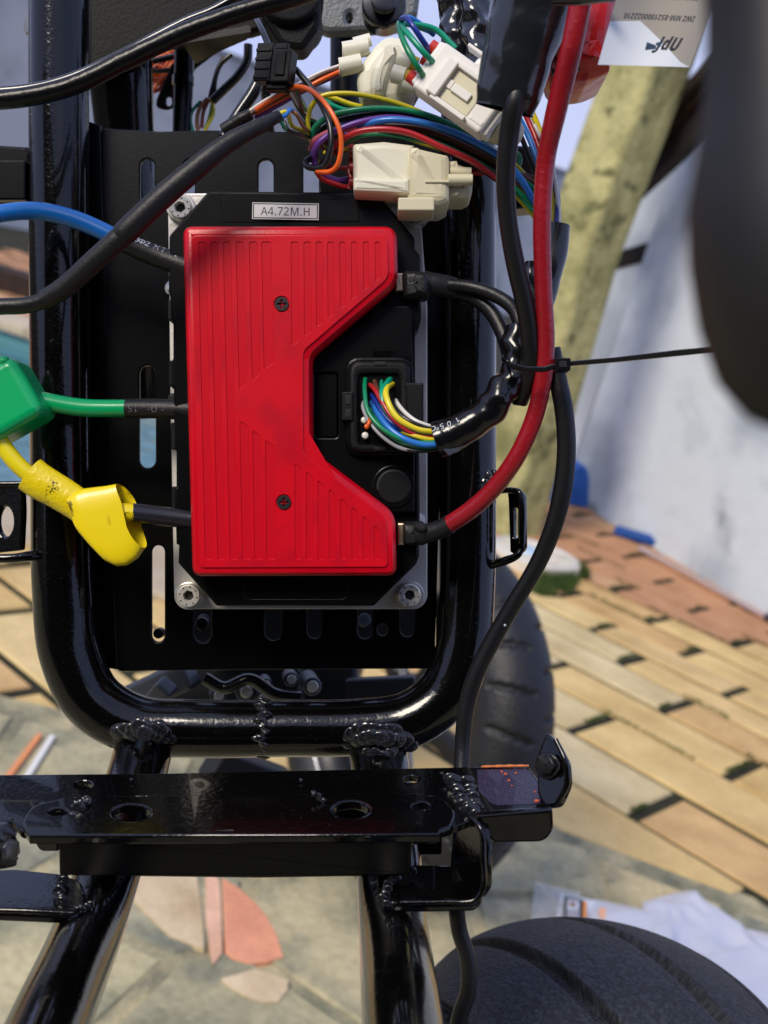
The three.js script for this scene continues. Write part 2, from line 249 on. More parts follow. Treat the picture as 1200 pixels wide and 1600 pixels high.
function shrink(poly, k) {                                // pull a convex outline in by k metres
  let s = 0; for (let i = 0; i < poly.length; i++) { const a = poly[i], b = poly[(i + 1) % poly.length]; s += a[0] * b[1] - b[0] * a[1]; } const sg = s > 0 ? 1 : -1; let out = poly;
  for (let i = 0; i < poly.length; i++) { const a = poly[i], b = poly[(i + 1) % poly.length], dx = b[0] - a[0], dz = b[1] - a[1], l = Math.hypot(dx, dz); if (l < 1e-5) continue; const nx = sg * dz / l, nz = -sg * dx / l; out = clipHalf(out, nx, nz, nx * a[0] + nz * a[1] - k); if (out.length < 3) return []; } return out;
}
function stone(poly, y0, y1, ch = 0.004) {                // flat stone with eased edge
  const top = shrink(poly, ch); if (top.length < 3) return null; const pos = [], uv = [];
  const T = (a, b, c) => { for (const p of [a, b, c]) { pos.push(...p); uv.push(p[0], p[2]); } };
  const m = (l, y) => l.map(([x, z]) => [x, y, z]); let ccw = 0; for (let i = 0; i < poly.length; i++) { const a = poly[i], b = poly[(i + 1) % poly.length]; ccw += a[0] * b[1] - b[0] * a[1]; }
  const F1 = (a, b, c) => ccw > 0 ? T(a, c, b) : T(a, b, c);
  const t = m(top, y1); for (let i = 1; i < t.length - 1; i++) F1(t[0], t[i], t[i + 1]);
  const ring = (A, B) => { const n = A.length; for (let i = 0; i < n; i++) { const j = (i + 1) % n; F1(A[i], B[i], B[j]); F1(A[i], B[j], A[j]); } };
  if (top.length === poly.length) { const e = m(poly, y1 - ch), b = m(poly, y0); ring(b, e); ring(e, t); } else { const b = m(top, y0); ring(b, t); }
  const g = new THREE.BufferGeometry(); g.setAttribute('position', new THREE.Float32BufferAttribute(pos, 3)); g.setAttribute('uv', new THREE.Float32BufferAttribute(uv, 2)); g.computeVertexNormals(); return g;
}
const shiftUV = (g, r) => { const u = g.attributes.uv, a = r() * 9, b = r() * 9; for (let i = 0; i < u.count; i++) u.setXY(i, u.getX(i) + a, u.getY(i) + b); return g; };
const pxOf = (w) => { const c = toC(w); return [PW / 2 + c.x / -c.z * F, PH / 2 - c.y / -c.z * F, -c.z]; };
function flat(poly, y, holes = []) { const s = new THREE.Shape(poly.map(([x, z]) => new THREE.Vector2(x, -z))); for (const h of holes) s.holes.push(new THREE.Path(h.map(([x, z]) => new THREE.Vector2(x, -z)))); const g = new THREE.ShapeGeometry(s); g.rotateX(-Math.PI / 2); g.translate(0, y, 0); return g; }

const tufts = [];
// pool outline on the ground
const pool = [xz(G(-330, 395)), xz(G(45, 517)), xz(G(420, 650)), xz(G(420, 930)), xz(G(25, 780)), xz(G(-330, 640))];
const EDGE = -1.83, edgeL = [xz(G(0, 1108)), xz(G(862, 1306))], edgeR = [xz(G(862, 1306)), xz(G(1190, 1428))];
const edgeCut = (poly, x, gap, near) => { const [a, b] = x > edgeR[0][0] ? edgeR : edgeL, dx = b[0] - a[0], dz = b[1] - a[1], l = Math.hypot(dx, dz), nx = -dz / l, nz = dx / l, c = nx * a[0] + nz * a[1]; return near ? clipHalf(poly, -nx, -nz, -c - gap) : clipHalf(poly, nx, nz, c - gap); };   // nx, nz point to the viewer's side
//                                       // where the paving stones meet the flagstones
{ // bedding under the paving: one sheet to the horizon with the pool cut out
  const g = ground('ground', null, null, new THREE.Vector3(0, 0, 0), null, 'structure');
  part('bedding', flat([[-60, 20], [60, 20], [60, -90], [-60, -90]], -0.0055, [pool]), jointM, g);
  part('mortar_bed', flat([[-3, 1.2], [3.5, 1.2], [3.5, 1.2], ...[edgeR[1], edgeR[0], edgeL[0]].map(([x, z]) => [x, z - 0.05]), [-3, EDGE - 0.15]], -0.0015), mortarM, g);
}
{
  const r = rng(101), g = ground('paving', null, null, new THREE.Vector3(0, 0, 0), null, 'structure'), U = [0.775, 0.632], N = [0.632, -0.775], near = [], far = [];
  const edges = [1.893, 2.09, 2.274, 2.445, 2.606, 2.746, 2.888], starts = [[-0.79, .54], [-1.063, .54], [-0.78, .52], [-1.035, .50], [-1.25, .46], [-1.013, .412]], rows = [];
  for (let k = 0; k < 6; k++) rows.push([edges[k], edges[k + 1], ...starts[k]]);
  for (let k = 0; k < 34; k++) rows.push([2.888 + k * .142, 3.03 + k * .142, (k % 2 ? -1.0 : -1.2) + (r() - .5) * .05, .42]);
  for (let k = 0; k < 26; k++) rows.push([1.893 - (k + 1) * .19, 1.893 - k * .19, (k % 2 ? -0.80 : -1.06) + (r() - .5) * .06, .54]);
  for (const [n0, n1, u0, len0] of rows) {
    let s = u0 - len0 * 16, k = Math.round(n0 * 50); while (s < 6) {
      const js = s > u0 - .7 && s < u0 + .6 ? 0 : (r() - .5) * .08, len = len0; const a = 0.007 + r() * 0.004, b = 0.010 + r() * 0.006, a2 = 0.007 + r() * 0.004; const c = [[s + b + js * 0, n0 + a], [s + len - b, n0 + a * (.7 + .6 * r())], [s + len - b, n1 - a2], [s + b, n1 - a2 * (.7 + .6 * r())]].map(([p, q]) => [U[0] * p + N[0] * q, U[1] * p + N[1] * q]); s += len;
      const mid = c.reduce((m, p) => [m[0] + p[0] / 4, m[1] + p[1] / 4], [0, 0]); if (mid[0] < -4 || mid[0] > 3.4 || mid[1] < -8.5) continue;
      if (c.some((p) => inside(p, pool))) continue;
      let q = edgeCut(c, mid[0], 0.008 + 0.03 * hash2(k, Math.floor(s * 10), 5), false); if (q.length < 3 || area(q) < 0.003) continue;
      const ps = q.map(([x, z]) => pxOf(new THREE.Vector3(x, 0, z))), vis = ps.some(([x, y, d]) => d > 0 && x > -30 && x < 1230 && y > 0 && y < 1630);
      const hi = (r() - 0.5) * 0.004, geo = stone(q, -0.02, hi, 0.004); if (!geo) continue;
      if (vis && r() < 0.6) tufts.push([[c[1], c[2]], 0.4]); if (vis && r() < 0.5) tufts.push([[c[0], c[1]], 0.2]);
      const dist = Math.hypot(mid[0], mid[1]); shiftUV(geo, r);
      const red = smooth(3.2, 4.3, dist) > r(), mat = red ? farPaverM[Math.floor(r() * 3)] : paverM[Math.floor(r() * paverM.length)];
      (vis ? near : far).push([dist, geo, mat]);
    }
  }
  near.sort((a, b) => a[0] - b[0]);
  near.splice(0, 290).forEach(([, geo, mat], i) => part(i ? `paver_${String(i).padStart(3, '0')}` : 'paver', geo, mat, g));
  const rest = near.concat(far); for (const mat of [...paverM, ...farPaverM]) { const l = rest.filter((e) => e[2] === mat).map((e) => e[1]); if (l.length) part('distant_pavers', l, mat, g).userData.kind = 'stuff'; }
}
{ // irregular flagstones in the foreground
  const r = rng(202), g = ground('flagstone_floor', null, null, new THREE.Vector3(0, 0, 0), null, 'structure'), seeds = [];
  for (let i = -5; i <= 6; i++) for (let j = 0; j < 6; j++) seeds.push([i * 0.30 + (j % 2) * 0.15 + (r() - 0.5) * 0.2, -1.72 + j * 0.27 + (r() - 0.5) * 0.18]);
  const redGlowPx = [[[186, 1352], [250, 1356], [306, 1364], [312, 1400], [316, 1440], [319, 1490], [316, 1518], [296, 1500], [276, 1480], [250, 1462], [205, 1444]], [[310, 1364], [338, 1372], [343, 1384], [345, 1420], [347, 1494], [338, 1506], [326, 1520], [321, 1518], [320, 1440]], [[347, 1376], [372, 1392], [396, 1413], [414, 1434], [430, 1462], [442, 1500], [416, 1508], [388, 1510], [362, 1503], [352, 1494], [349, 1440]], [[330, 1522], [344, 1506], [356, 1504], [388, 1515], [416, 1513], [443, 1505], [450, 1528], [449, 1552], [434, 1572], [410, 1572], [380, 1562], [352, 1544]]];
  const pink = redGlowPx.map((l) => l.map(([x, y]) => xz(G(x, y))));
  let n = 0;
  seeds.forEach((s, i) => {
    let p = [[-2.2, EDGE - 0.4], [2.6, EDGE - 0.4], [2.6, 0.4], [-2.2, 0.4]];
    seeds.forEach((q, j) => { if (j === i) return; const dx = q[0] - s[0], dz = q[1] - s[1]; p = clipHalf(p, dx, dz, (q[0] ** 2 + q[1] ** 2 - s[0] ** 2 - s[1] ** 2) / 2); });
    if (p.length < 3) return; p = edgeCut(p, s[0], 0.012, true); if (p.length < 3) return; p = shrink(p, 0.008 + r() * 0.004); if (p.length < 3 || area(p) < 0.004) return;
    const ps = p.map(([x, z]) => pxOf(new THREE.Vector3(x, 0, z))); if (!ps.some(([x, y, d]) => d > 0.2 && x > -500 && x < 1700 && y < 2200)) return;
    const geo = stone(p, -0.02, 0.0015 + r() * 0.003, 0.004); if (!geo) return; part(n ? `flagstone_${String(n).padStart(3, '0')}` : 'flagstone', shiftUV(geo, r), flagM[Math.floor(r() * 4)], g); n++;
  });
  pink.forEach((p, i) => part(`flagstone_${String(n++).padStart(3, '0')}`, shiftUV(stone(p, -0.01, 0.0056, 0.001), r), redGlowM[[0, 1, 2, 0][i]], g, 'flagstone with a salmon red light glow painted into its colour'));
}
{ // pool: water, lining, coping
  const waterM = P({ color: C(0.07, 0.20, 0.23), roughness: 0.06, bumpMap: again(peelT, 0.5), bumpScale: 0.01, clearcoat: 0.3 });
  const w = ground('pool_water', null, null, new THREE.Vector3(pool[1][0], -0.1, pool[1][1]), null, 'structure'); part('water', flat(pool, -0.1), waterM, w);
  const c = ground('pool_coping', null, null, new THREE.Vector3(pool[1][0], 0, pool[1][1]), null, 'structure'), cm = [S({ color: C(0.55, 0.49, 0.38), map: again(stoneT, 1.5), roughness: 0.8 }), S({ color: C(0.50, 0.43, 0.33), map: again(stoneT, 1.5), roughness: 0.8 })];
  const lining = S({ color: C(0.10, 0.27, 0.30), roughness: 0.4 }), cen = pool.reduce((m, p) => [m[0] + p[0] / 6, m[1] + p[1] / 6], [0, 0]); let n = 0; const r = rng(5), lin = [];
  for (let i = 0; i < 6; i++) {
    const a = pool[i], b = pool[(i + 1) % 6], L = Math.hypot(b[0] - a[0], b[1] - a[1]), k = Math.max(1, Math.round(L / 0.6)); let nx = (b[1] - a[1]) / L, nz = -(b[0] - a[0]) / L; if ((a[0] - cen[0]) * nx + (a[1] - cen[1]) * nz < 0) { nx = -nx; nz = -nz; }
    const pt = (t, o) => [lerp(a[0], b[0], t) + nx * o, lerp(a[1], b[1], t) + nz * o];
    for (let j = 0; j < k; j++) { const t0 = (j + 0.006) / k, t1 = (j + 0.994) / k, q = [pt(t0, -0.03), pt(t1, -0.03), pt(t1, 0.27), pt(t0, 0.27)]; const ps = q.map(([x, z]) => pxOf(new THREE.Vector3(x, 0, z))); const geo = stone(q, -0.03, 0.012 + (i % 2) * 0.003, 0.006); if (geo) { part(n ? `coping_stone_${String(n).padStart(3, '0')}` : 'coping_stone', shiftUV(geo, r), cm[n % 2], c); n++; } }
    const q = [pt(0, 0), pt(1, 0), pt(1, 0.1), pt(0, 0.1)]; lin.push(stone(q, -0.6, -0.035, 0.001));
  }
  part('pool_lining', lin.filter(Boolean), lining, c);
}
{ // boundary wall beyond the pool
  const H = 1.97, a = G(490, 137, H), b = G(870, 268, H); a.y = b.y = 0; const d = b.clone().sub(a), L = d.length(); d.divideScalar(L);
  const p = a.clone().addScaledVector(d, -9), q = b.clone().addScaledVector(d, 9), len = p.distanceTo(q), m = p.clone().lerp(q, 0.5);
  const w = ground('boundary_wall', 'long grey rendered boundary wall standing beyond the pool', 'wall', m.clone());
  const g = new THREE.BoxGeometry(len, H, 0.15); const u = g.attributes.uv; for (let i = 0; i < u.count; i++) u.setXY(i, u.getX(i) * len, u.getY(i) * H);
  g.rotateY(Math.atan2(-d.z, d.x)); g.translate(m.x, H / 2, m.z); part('wall_face', g, greyWallM, w);
  const c = new RoundedBoxGeometry(len, 0.05, 0.21, 2, 0.015); c.rotateY(Math.atan2(-d.z, d.x)); c.translate(m.x, H + 0.028, m.z); part('wall_cap', c, greyWallM, w);
  // timber lying along the far pool edge
  const s = G(-40, 437), e = G(140, 492), t = ground('timber_plank', 'brown weathered plank lying past the far pool edge', 'plank', s.clone().lerp(e, 0.5)); const pl = new RoundedBoxGeometry(s.distanceTo(e) + 1.5, 0.12, 0.2, 2, 0.01); pl.rotateY(Math.atan2(-(e.z - s.z), e.x - s.x)); pl.translate((s.x + e.x) / 2, 0.06, (s.z + e.z) / 2); part('plank_body', pl, S({ color: C(0.30, 0.19, 0.11), map: again(woodT, 1), roughness: 0.8 }), t);
}
// white house on the right
const hA = G(879, 771), hB = G(1200, 962), hDir = hB.clone().sub(hA).normalize(), hPl = wallPlane(hA, hB), hOut = new THREE.Vector3(hDir.z, 0, -hDir.x);
if (hOut.dot(CP.clone().sub(hA)) < 0) hOut.negate();
{
  const o = ground('white_house', 'white limewashed house wall with sloping dark eave on the right', 'house', hA.clone()); o.quaternion.copy(Q); o.off = toC(hA);
  part('wall', slab(hPl, [[877, 783], [1420, 1105], [1420, -140], [1053, 262]], 0.18), limeM, o);
  const a2 = hA.clone(), b2 = hA.clone().addScaledVector(new THREE.Vector3(-0.62, 0, -0.78).normalize(), 1), fp = wallPlane(a2.clone().addScaledVector(hOut, -0.003), b2.clone().addScaledVector(hOut, -0.003));
  part('wall', slab(fp, [[876.5, 775], [838, 752], [780, 720], [900, 330], [985, 270], [1064, 236]], 0.15), limeM2, o, 'lighter set-back wall with a narrow slot');
  part('slot_panel', slab(fp.map((v) => v.clone().multiplyScalar(0.998)), [[953, 422], [1003, 409], [1014, 378], [964, 393]], 0.02), S({ color: C(0.05, 0.035, 0.028), map: again(woodT, 3), roughness: 0.9 }), o, 'dark panel in place of the narrow open slot');  // dark panel where the slot opens, its shade put into the colour
  // dark timber eave: fascia boards, batten and roof deck standing out from the wall
  const off = toC(CP.clone().addScaledVector(hOut, 0.22)).sub(new THREE.Vector3(0, 0, 0)), sh = (k) => hPl.map((v) => v.clone().add(toC(CP.clone().addScaledVector(hOut, k)))); void off;
  const wood = S({ color: C(0.16, 0.11, 0.09), map: again(woodT, 2), roughness: 0.7 }), wood2 = S({ color: C(0.34, 0.27, 0.22), map: again(woodT, 2), roughness: 0.6 }), wood3 = S({ color: C(0.09, 0.062, 0.05), map: again(woodT, 2), roughness: 0.8 });
  const roof = part('eave_board', slab(sh(0.25), [[968, 324], [1005, 290], [1330, -8], [1330, -68], [1075, 168], [952, 296]], 0.05), wood3, o);
  part('fascia_board', slab(sh(0.28), [[950, 298], [1072, 172], [1330, -66], [1330, -100], [1063, 152], [950, 276]], 0.07), wood2, roof);
  part('roof_edge', slab(sh(0.32), [[950, 276], [1063, 152], [1330, -100], [1330, -128], [1060, 138], [950, 262]], 0.11), wood, roof);
}
{ const p = G(1000, 858, .012), q = G(1203, 967, .012), o = ground('metal_rail', 'shiny metal rail lying along the foot of the white house wall', 'rail', p.clone().lerp(q, .5)); const L = p.distanceTo(q), g = new THREE.CylinderGeometry(.012, .012, L, 20); g.applyQuaternion(new THREE.Quaternion().setFromUnitVectors(new THREE.Vector3(0, 1, 0), q.clone().sub(p).normalize())); g.translate((p.x + q.x) / 2, .012, (p.z + q.z) / 2); part('tube', g, S({ color: C(.72, .56, .48), metalness: .7, roughness: .25 }), o);
  const c = new THREE.CylinderGeometry(.014, .014, .03, 20); c.applyQuaternion(new THREE.Quaternion().setFromUnitVectors(new THREE.Vector3(0, 1, 0), q.clone().sub(p).normalize())); c.translate(q.x, .014, q.z); part('end_cap', c, S({ color: C(.03, .03, .05), roughness: .5 }), o);
  for (const [x0, y0, x1, y1, c2, l, n] of [[8, 1222, 62, 1150, [.75, .27, .08], 'thin orange strip lying on the paving at the lower left', 'orange_strip'], [38, 1222, 82, 1152, [.75, .73, .66], 'thin white strip lying on the paving beside the orange one', 'white_strip']]) { const a = G(x0, y0, .006), b2 = G(x1, y1, .006), t = ground(n, l, 'strip', a.clone().lerp(b2, .5)), L2 = a.distanceTo(b2), g2 = new RoundedBoxGeometry(L2, .006, .010, 2, .002); g2.rotateY(Math.atan2(-(b2.z - a.z), b2.x - a.x)); g2.translate((a.x + b2.x) / 2, .008, (a.z + b2.z) / 2); part('strip_body', g2, S({ color: C(...c2), roughness: .4 }), t); } }
{
}
{ // unseen dark house added behind the viewer for the glossy paint to mirror
  const o = ground('added_dark_house', 'added unseen dark house wall and roof behind the viewer that darken the gloss reflections', 'house', new THREE.Vector3(0, 0, 5.1)), dk = S({ color: C(0.05, 0.04, 0.033), map: again(woodT, 1), roughness: 0.8 });
  const bx = (w, h, d, x, y, z) => { const g = new THREE.BoxGeometry(w, h, d); g.translate(x, y, z); return g; };
  part('wall', bx(12, 3.4, 0.2, 0, 1.7, 5.2), dk, o); part('roof', bx(12.6, 0.14, 2.2, 0, 3.47, 5.0), dk, o);
}
{ // concrete pillar
  const b = pxOf(G(806, 828)), d = b[2], o = bike('concrete_pillar', 'square mossy concrete pillar leaning behind the cables', 'pillar', [806, 828, d]);
  const pillarM = S({ color: C(0.66, 0.645, 0.50), map: again(mossT, 1.3), roughness: 0.9, bumpMap: again(stoneB, 2.2), bumpScale: 0.012 });
  const pts = []; for (let i = 0; i <= 24; i++) { const t = i / 24, y = lerp(836, -260, t); pts.push([y > 390 ? lerp(785, 908, (836 - y) / 446) : lerp(908, 1146, (390 - y) / 650), y, lerp(d, d - 0.15, t), lerp(60, 74, t)]); }
  const g = sweep(pts, { rad: 40, seg: 96, spin: 0.22, mod: (t, a) => { const c = ((a % (Math.PI / 2)) + Math.PI / 2) % (Math.PI / 2) - Math.PI / 4; const sq = 0.7071 / Math.max(Math.cos(c), 0.74); return sq * (1 + 0.03 * (fbm((t * 3) % 1, (a / 6.2832) % 1, 4, 3, 91) - 0.5)); } });
  part('pillar_shaft', prep(g), pillarM, o);
}
{ // round manhole lid in the paving
  const c = G(832, 878), o = ground('drain_lid', 'round white drain lid set in the paving by the pillar', 'drain lid', c.clone());
  const lid = new THREE.CylinderGeometry(0.15, 0.155, 0.035, 48); lid.translate(c.x, 0.014, c.z); part('lid', lid, S({ color: C(0.72, 0.70, 0.66), map: again(stoneT, 2), roughness: 0.7 }), o);
  const rim = new THREE.TorusGeometry(0.135, 0.006, 8, 48); rim.rotateX(Math.PI / 2); rim.translate(c.x, 0.031, c.z); part('rim', rim, S({ color: C(0.6, 0.6, 0.58), roughness: 0.7 }), o);
  const knob = new THREE.CylinderGeometry(0.04, 0.045, 0.01, 24); knob.translate(c.x - 0.02, 0.035, c.z + 0.0); part('plug', knob, S({ color: C(0.4, 0.55, 0.72), roughness: 0.5 }), o);
}
{ // grass and moss between the stones
  const r = rng(303), pos = [], add = (x, z, n, sp, h) => { for (let i = 0; i < n; i++) { const a = r() * 6.283, q = Math.sqrt(r()) * sp, X = x + Math.cos(a) * q, Z = z + Math.sin(a) * q, t = r() * 6.283, w = 0.002 + r() * 0.002, hh = h * (0.4 + r()), lx = (r() - 0.5) * h, lz = (r() - 0.5) * h; pos.push(X - Math.cos(t) * w, 0, Z - Math.sin(t) * w, X + Math.cos(t) * w, 0, Z + Math.sin(t) * w, X + lx, hh, Z + lz); } };
  for (const [x, y, n, s] of [[893, 892, 500, 0.05], [905, 900, 300, 0.03], [868, 915, 400, 0.06], [845, 925, 260, 0.05], [880, 905, 400, 0.05]]) { const p = G(x, y); add(p.x, p.z, n, s, 0.03); }
  for (const [[a, b], dens] of tufts) { if (Math.max(a[1], b[1]) > EDGE - 0.12) continue; const n = Math.ceil(Math.hypot(b[0] - a[0], b[1] - a[1]) / 0.01), s0 = r() * 0.5, s1 = s0 + 0.2 + r() * 0.6; for (let i = 0; i < n; i++) { const t = i / n; if (t < s0 || t > s1) continue; add(lerp(a[0], b[0], t), lerp(a[1], b[1], t), Math.ceil(dens * 26), 0.006, 0.005); } }
  const g = new THREE.BufferGeometry(); g.setAttribute('position', new THREE.Float32BufferAttribute(pos, 3)); g.computeVertexNormals();
  const o = ground('grass', 'short green grass and moss growing in the joints', 'grass', G(880, 900), null, 'stuff'); part('blades', g, S({ color: C(0.045, 0.085, 0.012), roughness: 0.9, side: THREE.DoubleSide }), o);
}
// things lying about in the yard
function crumple(nx, nz, fn, seed) { const pos = [], uv = [], idx = []; for (let j = 0; j <= nz; j++) for (let i = 0; i <= nx; i++) { const u = i / nx, v = j / nz, p = fn(u, v); pos.push(p.x, p.y, p.z); uv.push(u, v); } for (let j = 0; j < nz; j++) for (let i = 0; i < nx; i++) { const a = j * (nx + 1) + i, b = a + nx + 1; idx.push(a, b, a + 1, b, b + 1, a + 1); } const g = new THREE.BufferGeometry(); g.setAttribute('position', new THREE.Float32BufferAttribute(pos, 3)); g.setAttribute('uv', new THREE.Float32BufferAttribute(uv, 2)); g.setIndex(idx); g.computeVertexNormals(); return g; }
{
  const blue = S({ color: C(0.006, 0.065, 0.30), roughness: 0.5, side: THREE.DoubleSide });
  const heap = (px, w, dp, hgt, seed) => { const c = G(...px); return crumple(26, 18, (u, v) => { const e = Math.sin(Math.PI * u) ** 0.5 * Math.sin(Math.PI * v) ** 0.5, y = hgt * e * (0.55 + 0.9 * fbm((u * 0.99), (v * 0.99), 4, 3, seed)); return new THREE.Vector3(c.x + (u - 0.5) * w + 0.03 * Math.sin(v * 9 + seed), Math.max(0.002, y), c.z + (v - 0.5) * dp + 0.03 * Math.sin(u * 8)); }); };
  let o = ground('tarpaulin', 'crumpled blue tarpaulin heaped at the corner of the white house', 'tarpaulin', G(890, 775)); part('sheet', heap([906, 782], 0.42, 0.3, 0.15, 3), blue, o); 
  part('sheet', heap([868, 752], 0.34, 0.24, 0.16, 8), blue, o);
  o = ground('sacking', 'brown sacking piled behind the blue tarpaulin', 'sack', G(905, 750)); part('cloth', heap([915, 752], 0.34, 0.3, 0.34, 12), S({ color: C(0.20, 0.14, 0.10), roughness: 0.95, side: THREE.DoubleSide }), o);
  part('cloth', heap([905, 742], 0.26, 0.2, 0.45, 15), S({ color: C(0.30, 0.25, 0.22), roughness: 0.95, side: THREE.DoubleSide }), o);
  const p = G(958, 834), q = G(1030, 856), n = ground('blue_strip', 'flat blue plastic strip lying beside the house wall', 'plastic strip', p.clone().lerp(q, 0.5)); const b = new RoundedBoxGeometry(p.distanceTo(q), 0.03, 0.05, 2, 0.006); b.rotateY(Math.atan2(-(q.z - p.z), q.x - p.x)); b.translate((p.x + q.x) / 2, 0.017, (p.z + q.z) / 2); part('strip_body', b, blue, n); const lip = new RoundedBoxGeometry(p.distanceTo(q) * 0.9, 0.006, 0.012, 2, 0.002); lip.rotateY(Math.atan2(-(q.z - p.z), q.x - p.x)); lip.translate((p.x + q.x) / 2, 0.034, (p.z + q.z) / 2); part('lip', lip, blue, n);
}
{ // plastic bag and the small packet
  const bagM = P({ color: C(0.55, 0.56, 0.62), roughness: 0.35, side: THREE.DoubleSide, clearcoat: 0.3 }), clearM = P({ color: C(0.92, 0.93, 0.94), roughness: 0.18, transmission: 0.75, thickness: 0, side: THREE.DoubleSide });
  const quad = (c, lift, seed, nx = 40, nz = 26) => { const P4 = c.map(([x, y]) => G(x, y)); return crumple(nx, nz, (u, v) => { const a = P4[0].clone().lerp(P4[1], u), b = P4[3].clone().lerp(P4[2], u), p = a.lerp(b, v), e = Math.min(1, 8 * Math.min(u, 1 - u, v, 1 - v)); const f = fbm(u * 0.99, v * 0.99, 3, 2, seed), rd = 1 - Math.abs(2 * fbm(u * 0.99, v * 0.99, 3, 2, seed + 7) - 1); p.y = 0.006 + lift * (0.25 + e * (0.4 * f + 0.5 * rd * rd)); return p; }); };
  let o = ground('plastic_bag', 'white crumpled plastic bag lying on the flagstones behind the tyre', 'plastic bag', G(1080, 1490)); part('bag_sheet', quad([[925, 1415], [1260, 1480], [1300, 1700], [850, 1560]], 0.022, 31), bagM, o); part('bag_fold', quad([[1000, 1420], [1070, 1402], [1260, 1540], [1000, 1560]], 0.03, 37), bagM, o);
  const pk = ground('packet', 'clear packet with dark framed label and orange stripe on the bag edge', 'packet', G(890, 1425)); part('wrapper', quad([[834, 1384], [905, 1402], [890, 1470], [826, 1450]], 0.012, 41), clearM, pk); part('wrapper', quad([[874, 1402], [975, 1424], [960, 1480], [862, 1462]], 0.008, 43), S({ color: C(0.72, 0.73, 0.76), roughness: 0.4, side: THREE.DoubleSide }), pk, 'printed white end');
  const card = (l, y, m, nm) => part(nm, stone(l.map(([x, yy]) => xz(G(x, yy, y))), y - 0.002, y, 0.0004), m, pk);
  const dk = S({ color: C(0.02, 0.022, 0.03), roughness: 0.4 }), lt = S({ color: C(0.62, 0.63, 0.68), roughness: 0.4 }), or = S({ color: C(0.85, 0.28, 0.02), roughness: 0.5 });
  card([[882, 1399], [912, 1406], [911, 1450], [880, 1443]], 0.022, dk, 'label_frame'); card([[887, 1404], [905, 1408], [904, 1443], [885, 1438]], 0.024, lt, 'label'); card([[912, 1407], [917, 1409], [916, 1450], [911, 1449]], 0.023, or, 'stripe'); card([[891, 1408], [899, 1410], [899, 1416], [891, 1414]], 0.0255, S({ color: C(0.25, 0.12, 0.05), roughness: 0.5 }), 'mark'); card([[937, 1417], [947, 1419], [946, 1434], [936, 1431]], 0.021, S({ color: C(0.85, 0.42, 0.22), roughness: 0.5 }), 'mark');
  for (let i = 0; i < 3; i++) card([[888 + i * 6, 1420], [890 + i * 6, 1420.5], [889 + i * 6, 1440], [887 + i * 6, 1439.5]], 0.0258, dk, 'mark');
}

// ================================================================== WHEELS
function tyreGeo(cen, axle, R, r, grooves, { nu = 420, nv = 72, half = 2.25, flat = 0.9, shear = 0 } = {}) {
  const pos = [], uv = [], idx = [], A = new THREE.Vector3(...axle).normalize(), e1 = new THREE.Vector3(0, 1, 0).sub(A.clone().multiplyScalar(A.y)).normalize(), e2 = A.clone().cross(e1);
  for (let i = 0; i <= nu; i++) for (let j = 0; j <= nv; j++) {
    const v = (j / nv * 2 - 1) * half, s = Math.sin(v) * r, tw = shear * v * r / (R + r), u = i / nu * 2 * Math.PI + tw, x = (i % nu) / nu * 2 * Math.PI + tw;
    const dep = grooves(x * (R + r), v * r, v), q = r - dep, rad = R + Math.cos(v) * q * flat, ax = Math.sin(v) * q; void s;
    const p = cen.clone().addScaledVector(e1, Math.cos(u) * rad).addScaledVector(e2, Math.sin(u) * rad).addScaledVector(A, ax); pos.push(p.x, p.y, p.z); uv.push(u * R, v * r);
  }
  for (let i = 0; i < nu; i++) for (let j = 0; j < nv; j++) { const a = i * (nv + 1) + j, b = a + nv + 1; idx.push(a, a + 1, b, b, a + 1, b + 1); }
  const g = new THREE.BufferGeometry(); g.setAttribute('position', new THREE.Float32BufferAttribute(pos, 3)); g.setAttribute('uv', new THREE.Float32BufferAttribute(uv, 2)); g.setIndex(idx); g.computeVertexNormals(); return g;
}
// slanted sipes: s along the tread, w across it
const sipes = (pitch, slant, width, depth, w0, w1) => (s, w) => { const one = (sg) => { const ww = w * sg; if (ww < w0 || ww > w1) return 0; const k = (s + (sg > 0 ? 0 : pitch / 2) - slant * ww) / pitch, f = Math.abs(k - Math.round(k)) * pitch, e = Math.min(1, (ww - w0) / 0.006, (w1 - ww) / 0.006); return depth * e * (1 - smooth(width * 0.5, width, f)); }; return Math.max(one(1), one(-1)); };
const rubberT = tex(512, (u, v) => { const f = fbm(u, v, 90, 2, 111), n = fbm(u, v, 5, 5, 113); return mixC([0.30, 0.33, 0.38], [1, 1, 1], clamp(0.4 * n + 1.3 * (f - 0.32))); }, { srgb: true });
const rubberM = S({ color: C(0.036, 0.040, 0.047), map: again(rubberT, 7), roughness: 0.75, bumpMap: again(grainT, 12), bumpScale: 0.0018 });
const rubberM2 = S({ color: C(0.007, 0.0075, 0.009), roughness: 0.5, bumpMap: again(grainT, 9), bumpScale: 0.0008 });
const rimM = S({ color: C(0.5, 0.5, 0.48), metalness: 0.8, roughness: 0.35 }), rimDark = S({ color: C(0.01, 0.01, 0.011), metalness: 0.3, roughness: 0.35 });
